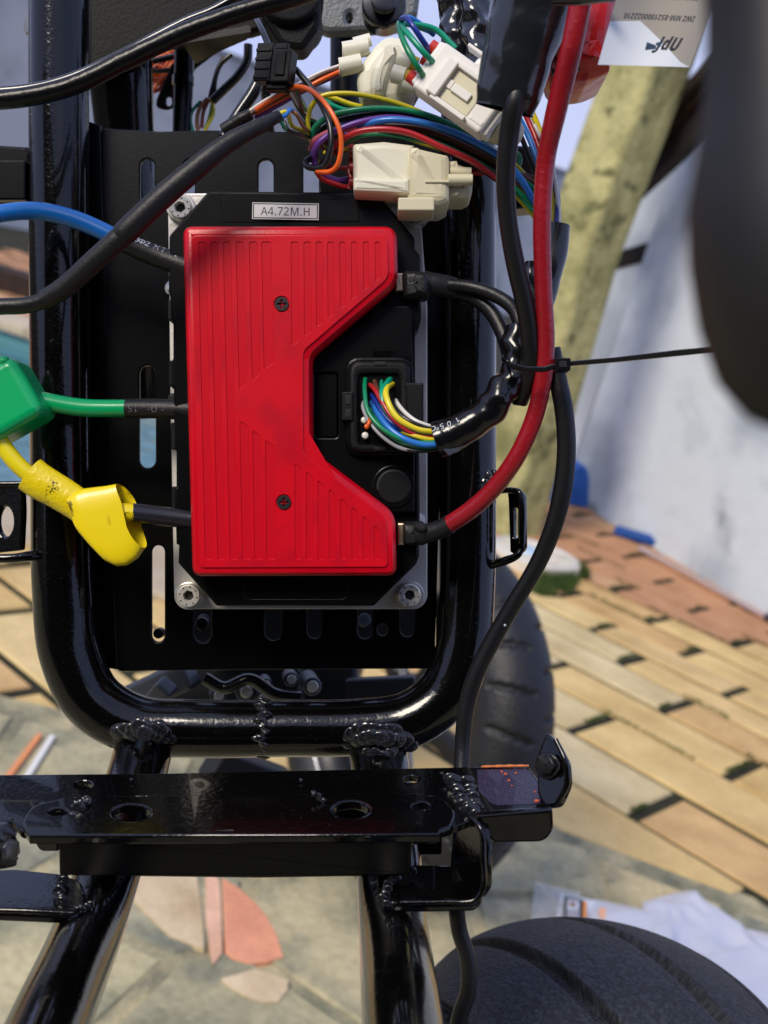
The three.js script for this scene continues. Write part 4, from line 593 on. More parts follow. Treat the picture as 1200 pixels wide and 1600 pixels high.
  for (const p of [...gr.map((q) => trough(q, .52835, .52885, .8)), ...scr.map(([x, y]) => trough(oval(x, y, 12.5, 12.5, 28), .52835, .5291, .5))]) { const b = new Brush(p); b.updateMatrixWorld(); panel = ev.evaluate(panel, b, SUBTRACTION); }
  part('top_panel', panel.geometry.clone(), M.red, cover);
  for (const [x, y] of scr) { part('screw_recess', cyl(x, y, .5291, 9, 2, 18), M.plastic, cover); const s = part('cover_screw', slab(.5282, oval(x, y, 11, 11, 28), .0008, .0002, [rp([[x - 1.6, y - 7], [x + 1.6, y - 7], [x + 1.6, y - 1.6], [x + 7, y - 1.6], [x + 7, y + 1.6], [x + 1.6, y + 1.6], [x + 1.6, y + 7], [x - 1.6, y + 7], [x - 1.6, y + 1.6], [x - 7, y + 1.6], [x - 7, y - 1.6], [x - 1.6, y - 1.6]])], 3), M.screw, cover); void s; }
  // printed label
  const cv = document.createElement('canvas'); cv.width = 512; cv.height = 128; const c = cv.getContext('2d'); c.fillStyle = '#c9cac9'; c.fillRect(0, 0, 512, 128); c.strokeStyle = '#222'; c.lineWidth = 8; c.strokeRect(10, 10, 492, 108); c.fillStyle = '#1b1b1d'; c.font = '88px sans-serif'; c.textAlign = 'center'; c.textBaseline = 'middle'; c.fillText('A4.72M.H', 258, 66, 420);
  const t = new THREE.CanvasTexture(cv); t.colorSpace = THREE.SRGBColorSpace; const a = V(394, 317, .5448), b = V(498, 343, .5448); const lg = new THREE.PlaneGeometry(b.x - a.x, a.y - b.y); lg.rotateZ(-0.018); lg.translate((a.x + b.x) / 2, (a.y + b.y) / 2, -.5448);
  const lb = part('label_sticker', lg, S({ map: t, roughness: .5 }), ctrl); void lb;
}

// ================================================================== CABLES
const cab = (name, label, cat, base) => bike(name, label, cat, base);
const wob = (s, k = .03) => (t, a) => 1 + k * Math.sin(t * 23 + s) * Math.sin(a * 2 + s);
{ let o = cab('thick_cable', 'thick shiny black sheathed cable curving across the top left corner', 'cable', [200, 92, .5]);
  part('sheath', sweep([[-60, 156, .50, 15], [0, 156], [60, 148], [120, 131], [200, 92], [290, 50], [380, 18], [470, -8], [600, -60]], { rad: 20 }), P({ color: C(.004, .004, .005), roughness: .3, specularIntensity: .6, bumpMap: again(peelT, 14), bumpScale: .0003 }), o);
  part('inner_lead', sweep([[-60, 143, .51, 8], [0, 143], [60, 136], [118, 119], [200, 80], [290, 34], [330, 18], [360, 2], [420, -30]], { rad: 14 }), M.cableShiny, o); }
{ const o = cab('phase_cable', 'blue phase cable entering the controller at upper left in black shrink tube', 'cable', [180, 372, .55]);
  part('jacket', sweep([[-60, 350, .535, 14], [0, 334, .54], [60, 330, .545], [120, 344, .547], [180, 371, .548], [200, 381, .549]], { rad: 20 }), P({ color: C(.005, .13, .46), roughness: .32, clearcoat: .2 }), o);
  const g = sweep([[183, 372, .548, 15.5], [215, 388, .550, 16.5], [250, 402, .551, 17], [300, 420, .5495, 17]], { rad: 24, seg: 60 }), s = part('heat_shrink', g, M.shrink, o); part('printed_text', print(g, '8Φ2 H1-I', .28, .0034, -.75, 1, 1, 1.0), M.text, s); }
{ const o = cab('sensor_cable', 'black cable with shrink sleeves crossing over the blue cable', 'cable', [190, 370, .5]);
  part('jacket', sweep([[-60, 482, .515, 13], [0, 479, .515, 13], [40, 477, .514, 13], [72, 468, .512, 12.5], [100, 450, .51, 12]], { rad: 18 }), M.cable, o);
  part('heat_shrink', sweep([[71, 468, .512, 15.5], [100, 450, .510, 16.5], [150, 405, .506, 17], [186, 373, .504, 17.5], [191, 368, .504, 17]], { rad: 20 }), M.shrink, o);
  part('heat_shrink', sweep([[187, 372, .504, 16], [196, 363, .503, 19], [250, 311, .502, 18.5], [320, 252, .503, 17], [360, 222, .505, 15], [400, 200, .508, 12.5], [418, 192, .51, 11.5]], { rad: 20 }), M.shrink, o);
  part('jacket', sweep([[410, 195, .509, 10.5], [430, 184, .511, 9.5], [436, 181, .512, 9]], { rad: 16 }), M.cable, o);
  for (const [c, l] of [['yellow', [[434, 180, .511, 3.6], [444, 175, .512], [450, 178, .516], [455, 195, .53], [480, 206, .56]]], ['blue', [[435, 184, .511, 3.6], [446, 180, .512], [452, 172, .515], [462, 176, .53], [480, 200, .56]]], ['teal', [[436, 187, .512, 3], [443, 196, .514], [452, 205, .53], [484, 218, .56]]], ['copper', [[450, 170, .52, 3], [462, 178, .52], [472, 195, .53], [486, 208, .55]]], ['black', [[444, 190, .52, 3], [450, 202, .52], [466, 210, .53], [486, 215, .55]]]]) part('wire', sweep(l, { rad: 10 }), wireM[c], o); }
{ const o = cab('phase_cable', 'green phase cable with green rubber boot at the left edge', 'cable', [100, 632, .55]);
  const gm = P({ color: C(.0, .40, .12), roughness: .3, clearcoat: .25 });
  part('jacket', sweep([[40, 620, .551, 13], [80, 629, .552, 14], [130, 637, .553, 14], [203, 638, .554, 13.5]], { rad: 20 }), gm, o);
  const g = sweep([[198, 638, .554, 15], [240, 638.5, .5525, 15.5], [305, 641, .5495, 16]], { rad: 20, seg: 50 }), s = part('heat_shrink', g, M.shrink, o); part('printed_text', print(g, 'SI  -O-', .12, .0032, .1, 1, 1, 1.1), S({ color: C(.12, .12, .12), roughness: .7 }), s);
  part('boot', [box(-56, 571, 50, 677, .533, .562, 17, .52), lump(6, 564, .536, 9, 8, 9, 1, .1)], gm, o); }
{ const o = cab('phase_cable', 'yellow phase cable with grubby open yellow rubber boot', 'cable', [110, 780, .545]);
  const ym = P({ color: C(.84, .70, .006), roughness: .36, clearcoat: .2 }), grubT = tex(512, (u, v) => { const n = fbm(u, v, 7, 5, 141), f = fbm(u, v, 50, 3, 143), k = smooth(.58, .75, n) * smooth(.42, .62, f); return mixC([.9, .8, .02], [.22, .19, .03], k * .9); }, { srgb: true }), gm = P({ map: again(grubT, 20), roughness: .36, clearcoat: .25, bumpMap: again(peelT, 30), bumpScale: .0003 });
  const bootM = P({ color: C(.86, .66, .004), map: again(tex(512, (u, v) => { const n = fbm(u, v, 6, 5, 151), k = smooth(.68, .82, n) * .8; return mixC([1, 1, 1], [.25, .22, .2], k); }, { srgb: true }), 14), roughness: .36, clearcoat: .2 });
  part('jacket', sweep([[-60, 600, .54, 13], [-20, 660, .541, 13.5], [0, 690, .542, 13.5], [26, 724, .543, 13.5], [70, 762, .545, 13]], { rad: 20 }), ym, o);
  const sl = sweep([[47, 741, .543, 29], [62, 752, .543, 28.5], [90, 768, .543, 27], [120, 787, .543, 26], [150, 806, .543, 30]], { rad: 28, flat: .72, cap: false }); const b = part('boot', prep(sl), gm, o);
  // hood: an open pouch, its mouth to the right
  { const ringsN = 26, rad = 36, pos = [], uv = [], idx = [], axis = [[112, 806, 26, .80], [126, 815, 40, .62], [142, 822, 55, .46], [158, 824, 61, .40], [174, 822, 61, .38], [190, 816, 57, .38], [204, 806, 50, .40]];
    const at = (t) => { const k = t * (axis.length - 1), i = Math.min(axis.length - 2, Math.floor(k)), f = smooth(0, 1, k - i); return axis[i].map((v, q) => lerp(v, axis[i + 1][q], k - i + 0 * f)); };
    for (let i = 0; i <= ringsN; i++) { const [x, y, r, fl] = at(i / ringsN); for (let j = 0; j <= rad; j++) { const a = j / rad * 2 * Math.PI, ca = Math.cos(a), sa = Math.sin(a), sq = Math.pow(Math.abs(sa), .6) * Math.sign(sa), sx = 0.42, t = i / ringsN, front = ca > 0 ? 1 : 0; const px = x + sa * r * sx + (ca > 0 ? -10 : 14) * t * Math.abs(ca), py = y + sq * r, q = V(px, py, .542 - Math.sign(ca) * Math.pow(Math.abs(ca), .42) * r * fl * .545 / F); void front; pos.push(q.x, q.y, q.z); uv.push(t * .03, j / rad * .06); } }
    for (let i = 0; i < ringsN; i++) for (let j = 0; j < rad; j++) { const a = i * (rad + 1) + j, b = a + rad + 1; idx.push(a, a + 1, b, a + 1, b + 1, b); }
    const g = new THREE.BufferGeometry(); g.setAttribute('position', new THREE.Float32BufferAttribute(pos, 3)); g.setAttribute('uv', new THREE.Float32BufferAttribute(uv, 2)); g.setIndex(idx); g.computeVertexNormals(); bootM.side = THREE.DoubleSide; part('boot_hood', g, bootM, b); }
  part('jacket', sweep([[150, 800, .541, 14], [185, 799, .541, 14], [210, 802, .542, 14]], { rad: 18 }), gm, o);
  part('heat_shrink', sweep([[206, 801, .542, 15], [250, 806, .546, 15], [314, 814, .5492, 15]], { rad: 20 }), P({ color: C(.018, .018, .024), roughness: .3, clearcoat: .2 }), o); }
{ const o = cab('positive_cable', 'thick red power cable running from the top to the lower right terminal', 'cable', [850, 450, .5]);
  part('jacket', sweep([[925, -80, .455, 18], [908, 0, .46, 17.5], [892, 80, .465, 17], [870, 170, .475, 16.5], [853, 250, .485, 15], [847, 340, .49, 14], [849, 450, .498, 13.5], [853, 530, .505, 14], [849, 590, .51, 14], [834, 655, .515, 14], [806, 716, .52, 14], [768, 767, .528, 14], [735, 797, .534, 14], [698, 822, .54, 13.5]], { rad: 24, seg: 140, mod: wob(1, .012) }), P({ color: C(.30, .006, .014), roughness: .36, bumpMap: again(peelT, 20), bumpScale: .0003, clearcoat: .15 }), o);
  part('heat_shrink', sweep([[703, 819, .539, 15], [690, 826, .541, 15], [668, 833, .544, 15], [655, 836, .546, 17]], { rad: 20 }), M.shrink, o);
  part('lug_cover', [slab(.538, rp([[627, 815, 6], [664, 814, 12], [674, 836, 10], [664, 852, 12], [628, 854, 5]]), .016, .006, [], 5), lump(655, 824, .54, 12, 10, 12, 3, .15)], M.shrink, o);
  part('lug', slab(.541, rect(621, 817, 632, 852, 2), .008, .001), M.brass, o); }
{ const o = cab('negative_cable', 'pair of black power leads joined in one shrink sleeved lug', 'cable', [720, 450, .54]);
  part('lug', slab(.541, rect(617, 426, 632, 455, 2), .008, .001), M.brass, o); part('lug_cover', [slab(.535, rp([[628, 424, 4], [634, 419, 5], [668, 421, 8], [673, 440], [671, 462, 6], [650, 464], [630, 463, 4]]), .02, .006, [], 5)], M.shrink, o);
  part('heat_shrink', sweep([[664, 443, .546, 20], [676, 444, .546, 18], [695, 447, .547, 17.5], [711, 451, .548, 17]], { rad: 20, flat: .8 }), M.shrink, o);
  part('lead', sweep([[700, 445, .545, 10], [735, 449, .544, 10.5], [770, 460, .54, 11], [798, 478, .535, 11], [812, 505, .53, 11], [818, 545, .53, 11]], { rad: 16 }), M.cable, o);
  part('lead', sweep([[700, 454, .549, 12], [735, 463, .549, 12], [765, 485, .546, 12], [785, 520, .542, 12], [797, 560, .538, 12], [806, 600, .535, 12]], { rad: 16 }), M.cable, o); }
{ const o = cab('black_cable', 'black cable hanging from the torn sleeve and tied beside the red cable', 'cable', [800, 350, .49]);
  part('jacket', sweep([[836, 60, .50, 15], [824, 100, .488, 16], [806, 150, .475, 16.5], [795, 215, .48, 16], [790, 280, .485, 15], [794, 345, .49, 14.5], [806, 415, .495, 15], [819, 470, .50, 15], [827, 520, .505, 15], [829, 565, .51, 15], [822, 600, .515, 14.5], [812, 628, .52, 13]], { rad: 22, seg: 100 }), M.cable, o);
  part('cut_end', lump(811, 627, .52, 13, 7, 13, 1, .05), M.cableShiny, o); }
{ const o = cab('tied_cable', 'long black cable hanging from the zip tie down behind the cross bracket', 'cable', [840, 880, .53]);
  part('jacket', sweep([[862, 545, .515, 14], [870, 585, .515, 14.5], [881, 640, .515, 15], [885, 700, .517, 15], [879, 765, .52, 15], [864, 825, .524, 14], [838, 885, .53, 13.5], [805, 940, .535, 13], [770, 1000, .54, 13.5], [743, 1055, .543, 13.5], [728, 1110, .545, 13], [722, 1180, .545, 12.5], [720, 1300, .53, 12.5], [713, 1400, .50, 13], [717, 1450, .50, 13], [731, 1500, .50, 13], [731, 1550, .50, 13], [718, 1590, .50, 13], [705, 1680, .50, 13]], { rad: 20, seg: 160, mod: wob(3, .01) }), M.cable, o);
  part('nick', lump(789, 977, .5295, 2, 2, 1, 1), M.text, o); }
{ const o = cab('signal_harness', 'fan of thin coloured wires leaving the controller plug in a shiny black sleeve', 'wiring harness', [680, 680, .53]);
  const g = sweep([[684, 688, .520, 30], [698, 683, .519, 29], [722, 671, .517, 26], [748, 654, .516, 25], [770, 635, .515, 25], [785, 613, .515, 25], [799, 592, .516, 23], [804, 565, .518, 18], [806, 540, .52, 22], [808, 512, .522, 20]], { rad: 28, seg: 90, mod: (t, a) => 1 + .10 * Math.sin(t * 40) * Math.sin(a * 2 + 1) * smooth(.2, .5, t) + (.06 * Math.sin(t * 17 + a)) * smooth(.25, .45, t), flat: .95, cap: false });
  const sl = part('sleeve', g, P({ color: C(.004, .004, .005), roughness: .2, clearcoat: .35, clearcoatRoughness: .08, specularIntensity: .7, side: THREE.DoubleSide, bumpMap: again(peelT, 12), bumpScale: .0003 }), o);
  part('printed_text', print(g, '105ºC', .235, .0027, -.62, -1, 1, .9, 1.05), S({ color: C(.6, .62, .65), roughness: .6 }), sl);
  part('sleeve_flap', slab([[690, 690, .514], [700, 712, .512], [730, 690, .515]], rp([[684, 690], [701, 713, 4], [726, 696], [740, 680], [712, 678]]), .0008, .0002), M.tape, sl);
  const W = [['green', 571, 588, 570, 612, 576, 645, 600, 672, 640, 690, 3.6], ['red', 575, 600, 585, 608, 597, 628, 615, 655, 650, 680, 3.8], ['brown', 585, 592, 588, 605, 596, 628, 615, 652, 652, 676, 4.2], ['dblue', 577, 612, 586, 625, 600, 648, 622, 668, 655, 684, 4.2], ['blue', 580, 625, 590, 645, 606, 667, 630, 685, 662, 695, 5.2], ['green', 576, 635, 588, 655, 604, 675, 630, 690, 664, 697, 5], ['grey', 573, 622, 567, 636, 578, 660, 602, 686, 632, 702, 3], ['teal', 614, 588, 604, 600, 597, 613, 603, 640, 640, 672, 5], ['yellow', 615, 599, 604, 607, 604, 622, 620, 652, 652, 670, 5], ['teal', 597, 592, 596, 606, 600, 630, 625, 660, 655, 676, 3], ['lime', 588, 610, 597, 630, 612, 655, 636, 675, 662, 684, 4.2], ['white', 616, 620, 622, 632, 634, 646, 650, 658, 668, 665, 3.6], ['black', 612, 608, 613, 630, 622, 645, 640, 658, 664, 668, 3.6], ['yellow', 600, 640, 610, 655, 626, 672, 645, 680, 668, 686, 4], ['black', 585, 650, 596, 672, 614, 690, 640, 703, 668, 704, 3.6], ['orange', 572, 636, 576, 645, 578, 652, 577, 660, 574, 666, 3.2]];
  W.forEach(([c, ...q], i) => { const r = q.pop(), l = []; for (let k = 0; k < 5; k++) l.push([q[2 * k], q[2 * k + 1], .540 - [.0, .012, .018, .021, .021][k] + (i % 4) * .0012, r]); const yy = lerp(666, 706, ((q[9] - 664) / 42)); if (c !== 'orange') { l.push([688, clamp(yy, 666, 704) * .75 + 171, .5195 + (i % 4) * .0014, r]); l.push([706, lerp(q[9], 679, .8), .519 + (i % 3) * .001, r]); } part('wire', sweep(l, { rad: 10, seg: 36 }), wireM[c], o); }); }
{ const o = cab('zip_tie', 'black nylon zip tie around the cables with its long tail to the right', 'zip tie', [868, 568, .5]);
  part('loop', slab(.494, rp([[792, 560, 6], [800, 566], [824, 572], [850, 572], [872, 566], [872, 575], [850, 581], [822, 581], [798, 575], [790, 568, 6]]), .002, .0006), M.cableShiny, o);
  part('loop', [sweep([[794, 566, .497, 5], [788, 560, .515, 5], [800, 552, .535, 5], [850, 552, .535, 5], [876, 560, .525, 5], [872, 570, .497, 5]], { rad: 8 })], M.cableShiny, o);
  part('head', [box(868, 559, 892, 579, .489, .498, 2)], M.plastic, o); part('head_slot', box(874, 564, 886, 574, .4885, .49, 1), M.screw, o);
  part('tail', slab([[890, 569, .493], [1130, 545, .47], [890, 600, .493]], [[888, 564], [960, 558], [1060, 546], [1150, 538], [1150, 547], [1060, 556], [960, 566], [888, 572]], .0012, .0003), M.cableShiny, o); }
{ const o = cab('sleeve_tube', 'open black sleeve tube with wires entering behind the red cable', 'sleeve', [865, 420, .53]);
  part('tube', sweep([[873, 352, .535, 18.5], [866, 400, .535, 19.5], [856, 440, .535, 19], [845, 490, .533, 16], [836, 530, .53, 14], [828, 570, .53, 14], [818, 615, .53, 12]], { rad: 24, seg: 60, cap: false, mod: wob(2, .03) }), P({ color: C(.008, .008, .009), roughness: .25, clearcoat: .4, side: THREE.DoubleSide }), o);
  part('tube', sweep([[832, 410, .54, 12], [829, 440, .54, 13], [826, 490, .54, 15], [822, 530, .54, 15]], { rad: 20, cap: false, mod: wob(5, .05) }), M.tape, o);
  for (const [c, l] of [['yellow', [[815, 150, .55, 5], [832, 178, .55], [845, 210, .55], [856, 250, .548], [862, 300, .54], [868, 380, .536]]], ['red', [[812, 158, .553, 4.5], [826, 190, .553], [842, 230, .55], [850, 270, .545], [862, 330, .54], [868, 385, .536]]], ['blue', [[806, 175, .556, 4.5], [822, 205, .556], [836, 240, .554], [850, 290, .55], [862, 330, .542], [866, 390, .537]]], ['dblue', [[845, 230, .548, 4], [866, 285, .54], [872, 315, .537], [869, 350, .535], [866, 395, .535]]], ['white', [[835, 195, .545, 3], [860, 250, .54], [870, 300, .537], [874, 350, .535], [870, 395, .535]]], ['black', [[800, 180, .55, 4], [815, 215, .55], [835, 265, .55], [855, 310, .545], [864, 390, .537]]]]) part('wire', sweep(l, { rad: 10, seg: 30 }), wireM[c], o); }
{ const o = cab('upper_harness', 'thick bundle of coloured wires looping across behind the white plugs', 'wiring harness', [640, 220, .54]);
  const T = [['yellow', [[497, 262, .555, 4], [488, 225, .552], [481, 195, .55], [486, 168, .548], [502, 151, .546], [540, 146, .545], [590, 153, .545], [640, 168, .545], [690, 192, .545], [735, 222, .545], [780, 255, .545]]], ['yellow', [[498, 148, .556, 4], [520, 153, .556], [545, 162, .558], [568, 168, .56]]], ['teal', [[505, 155, .556, 4], [520, 165, .556], [540, 172, .557], [565, 172, .558]]],
  ['green', [[486, 218, .548, 5], [492, 200, .546], [515, 182, .543], [555, 172, .54], [610, 170, .54], [660, 178, .54], [710, 198, .54], [760, 228, .54], [800, 262, .54], [838, 300, .54]]], ['black', [[492, 222, .551, 4.5], [504, 202, .549], [530, 188, .546], [570, 180, .543], [620, 178, .543], [670, 188, .543], [720, 208, .543], [770, 240, .543], [835, 305, .543]]],
  ['purple', [[492, 252, .546, 5], [494, 232, .543], [510, 214, .54], [540, 198, .538], [580, 187, .538], [620, 184, .541], [680, 196, .543], [740, 225, .546]]], ['blue', [[542, 210, .545, 5.5], [565, 197, .54], [600, 188, .536], [640, 189, .535], [690, 200, .535], [740, 221, .535], [785, 248, .535], [815, 282, .536], [836, 318, .538]]],
  ['red', [[512, 238, .546, 5], [532, 220, .54], [560, 206, .536], [600, 202, .534], [640, 208, .534], [690, 230, .534], [738, 252, .535], [785, 285, .54]]], ['green', [[520, 232, .55, 4], [550, 216, .545], [590, 209, .54], [640, 216, .539], [690, 228, .539], [740, 250, .54], [790, 282, .54], [834, 322, .541]]], ['black', [[560, 213, .545, 4.5], [600, 206, .539], [650, 214, .538], [700, 237, .538], [742, 258, .539], [790, 290, .542]]], ['brown', [[590, 196, .541, 5], [640, 198, .54], [690, 212, .54], [740, 235, .54], [790, 262, .54], [838, 288, .54], [862, 300, .54]]], ['brown', [[640, 205, .543, 5], [700, 222, .543], [750, 246, .543], [800, 268, .543], [842, 282, .543]]], ['teal', [[660, 212, .542, 4.5], [710, 236, .542], [760, 262, .542], [800, 292, .542], [836, 330, .542]]], ['yellow', [[690, 222, .546, 3.6], [740, 248, .546], [785, 285, .546], [812, 312, .546], [836, 340, .546]]], ['red', [[738, 268, .545, 6], [760, 268, .545], [786, 266, .545], [830, 290, .545]]],
  ['pink', [[486, 236, .545, 5.5], [490, 222, .543], [506, 211, .541], [530, 203, .539], [556, 198, .54]]], ['purple', [[488, 244, .542, 5], [497, 225, .539], [512, 212, .538]]], ['purple', [[490, 240, .543, 5], [492, 258, .545], [505, 272, .548], [525, 282, .552], [548, 280, .556]]],
  ['orange', [[400, 172, .55, 4], [430, 152, .546], [456, 137, .541], [475, 137, .537], [497, 150, .532], [518, 176, .528], [531, 205, .527], [533, 232, .528], [527, 258, .53], [516, 268, .533], [495, 268, .537]]], ['red', [[494, 268, .540, 4], [503, 279, .543], [525, 288, .546], [545, 292, .55], [550, 275, .552]]], ['dred', [[508, 258, .548, 4], [530, 262, .549], [552, 262, .55]]], ['dred', [[545, 296, .548, 4], [549, 285, .548], [545, 262, .55], [552, 240, .552]]], ['red', [[520, 240, .553, 4], [535, 236, .553], [552, 228, .554]]], ['yellow', [[530, 233, .548, 3], [545, 233, .549], [556, 233, .55]]],
  ['black', [[462, 108, .545, 5], [488, 140, .54], [508, 175, .535], [517, 205, .532], [516, 235, .532], [508, 258, .534], [494, 263, .537], [480, 260, .539], [477, 254, .541], [488, 246, .545]]], ['black', [[515, 200, .54, 4.5], [517, 225, .54], [508, 250, .543], [500, 258, .548], [515, 246, .553]]], ['brown', [[392, 178, .555, 3.6], [430, 156, .552], [465, 138, .55], [500, 118, .55], [536, 105, .552]]], ['orange', [[398, 178, .557, 3.6], [440, 155, .553], [470, 142, .551], [500, 126, .55], [536, 109, .552]]], ['purple', [[398, 184, .558, 3.6], [432, 166, .556], [460, 150, .552], [490, 134, .552], [536, 114, .553]]], ['white', [[388, 175, .558, 3], [415, 157, .556], [450, 140, .553], [500, 114, .552], [536, 101, .553]]], ['black', [[440, 185, .545, 3.5], [445, 200, .545], [462, 208, .548], [490, 215, .555]]],
  ['green', [[800, 235, .55, 4], [812, 245, .548], [808, 262, .547], [795, 268, .548]]], ['yellow', [[795, 248, .545, 3.6], [830, 285, .545], [846, 320, .545], [850, 350, .545]]]];
  for (const [c, l] of T) part('wire', sweep(l, { rad: 10, seg: Math.max(20, l.length * 6) }), wireM[c], o);
  const rr = rng(77); const cols = ['black', 'brown', 'green', 'red', 'blue', 'yellow', 'black', 'teal', 'dred', 'purple', 'orange', 'white', 'black', 'copper'];
  cols.forEach((c, i) => { const dy = (rr() - .5) * 34, dz = .546 + rr() * .02, bow = rr() * 26; part('wire', sweep([[500 + rr() * 25, 228 + dy * .7, dz + .006, 3.4], [545, 205 + dy - bow * .3, dz], [600, 196 + dy - bow * .5, dz - .004], [660, 208 + dy, dz - .004], [720, 232 + dy * .8, dz - .002], [780, 262 + dy * .7, dz], [834, 300 + dy * .8, dz]], { rad: 8, seg: 36 }), wireM[c], o); });
  for (let i = 0; i < 9; i++) part('wire', sweep([[448 + rr() * 20, 132 + rr() * 16, .55, 2.8], [475, 165 + rr() * 20, .552], [488 + rr() * 10, 190 + rr() * 12, .556], [500, 215 + rr() * 14, .56], [530, 232 + rr() * 18, .562]], { rad: 8, seg: 24 }), wireM[['black', 'copper', 'brown', 'black', 'teal', 'white', 'black', 'lime', 'dred'][i]], o);
  part('loom_end', sweep([[350, 205, .56, 12], [372, 190, .558, 11], [392, 178, .556, 9]], { rad: 14 }), M.cable, o); }
{ const o = cab('rear_wires', 'orange and dark wires looping behind the top beam', 'wiring harness', [300, 140, .75]);
  for (let i = 0; i < 8; i++) part('wire', sweep([[214, 82 + i * 9, .752, 4.2], [232 + i * 2, 84 + i * 8, .75], [252, 80 + i * 7 + (i % 3) * 5, .75], [272, 90 + (i % 4) * 8, .75], [290, 84 + i * 4, .755]], { rad: 8, seg: 24 }), wireM[i % 4 === 3 ? 'dred' : 'orange'], o);
  for (const [c, l] of [['orange', [[220, 80, .75, 4], [240, 84, .75], [262, 82, .75], [278, 78, .75]]], ['orange', [[218, 100, .75, 5], [238, 96, .75], [255, 88, .75], [270, 100, .75], [240, 140, .75], [228, 150, .75]]], ['orange', [[222, 120, .76, 5], [245, 130, .76], [268, 118, .76], [282, 104, .76]]], ['red', [[224, 140, .755, 4], [240, 125, .755], [256, 100, .755], [262, 80, .755]]], ['dred', [[232, 132, .753, 4], [250, 112, .753], [264, 108, .753]]], ['black', [[216, 96, .74, 5], [240, 95, .74], [280, 86, .74]]], ['black', [[216, 108, .742, 4], [245, 111, .742], [280, 108, .742]]],
    ['black', [[388, 70, .70, 7], [386, 95, .70], [372, 118, .70], [348, 142, .70], [332, 158, .70]]], ['black', [[362, 85, .71, 4], [345, 100, .71], [336, 125, .71], [335, 152, .71]]], ['black', [[350, 90, .71, 4], [340, 110, .71], [333, 135, .71], [328, 155, .71]]], ['yellow', [[330, 155, .70, 3], [334, 175, .70], [325, 195, .70], [315, 215, .70]]], ['copper', [[324, 154, .70, 3.4], [312, 170, .70], [308, 190, .70], [312, 215, .70]]], ['teal', [[314, 158, .70, 2.6], [300, 175, .70], [298, 190, .70], [305, 215, .70]]], ['lime', [[332, 160, .70, 2.6], [328, 180, .70], [318, 210, .70]]], ['dred', [[326, 156, .70, 3], [318, 175, .70], [315, 200, .70]]]]) part('wire', sweep(l, { rad: 10 }), wireM[c], o);
  part('lead', sweep([[408, 118, .60, 9], [395, 145, .60, 10], [375, 175, .60, 10], [350, 215, .60, 10]], { rad: 14 }), M.cableShiny, o); part('lead', sweep([[418, 125, .605, 8], [416, 150, .61, 8], [420, 180, .62, 7], [424, 215, .63, 7]], { rad: 14 }), M.cableShiny, o); part('lead', sweep([[462, 150, .60, 9], [475, 175, .60, 9], [490, 205, .60, 9]], { rad: 14 }), M.cableShiny, o); }

// ================================================================== PLUGS AND THE THINGS AT THE TOP
// local builder: a box in a tilted frame given centre px, depth and turn
function tilted(x, y, d, rot, ry = 0, rx = 0) { const c = V(x, y, d), m = new THREE.Matrix4().makeRotationFromEuler(new THREE.Euler(rx, ry, -rot, 'ZYX')).setPosition(c), s = d / F; return { b(cx, cy, cz, w, h, t, r = 2) { const g = new RoundedBoxGeometry(w * s, h * s, t * s, 3, Math.min(r * s, w * s / 2.1, h * s / 2.1, t * s / 2.1)); g.translate(cx * s, -cy * s, cz * s); return g.applyMatrix4(m); }, c(cx, cy, cz, r, L, ax = 'x', seg = 20) { const g = new THREE.CylinderGeometry(r * s, r * s, L * s, seg); if (ax === 'x') g.rotateZ(Math.PI / 2); if (ax === 'z') g.rotateX(Math.PI / 2); g.translate(cx * s, -cy * s, cz * s); return g.applyMatrix4(m); }, p(cx, cy, cz) { return new THREE.Vector3(cx * s, -cy * s, cz * s).applyMatrix4(m); } }; }
{ const o = bike('wire_plug', 'small black ribbed plug hanging above the controller', 'plug', [430, 105, .54]), f = tilted(431, 103, .54, .12, -.35);
  part('body', [f.b(14, 4, 0, 32, 52, 26, 2), f.b(-16, -2, 2, 28, 60, 22, 2), f.b(6, 32, -4, 36, 14, 18, 3)], M.plastic, o);
  for (let i = 0; i < 4; i++) part('rib', f.b(-17, -20 + i * 14, 13, 26, 5, 4, 1), M.plastic, o); part('latch', f.b(15, 2, 14, 16, 38, 4, 2), M.plastic, o); part('latch', f.b(12, -26, 8, 22, 10, 8, 2), M.plastic, o);
  part('lead', sweep([[404, 10, .58, 5], [400, 28, .56, 5], [410, 48, .55, 5], [420, 72, .545, 5]], { rad: 10 }), M.cableShiny, o); part('lead', sweep([[420, 4, .58, 4], [430, 14, .58, 4], [450, -10, .58, 4]], { rad: 10 }), M.cableShiny, o); }
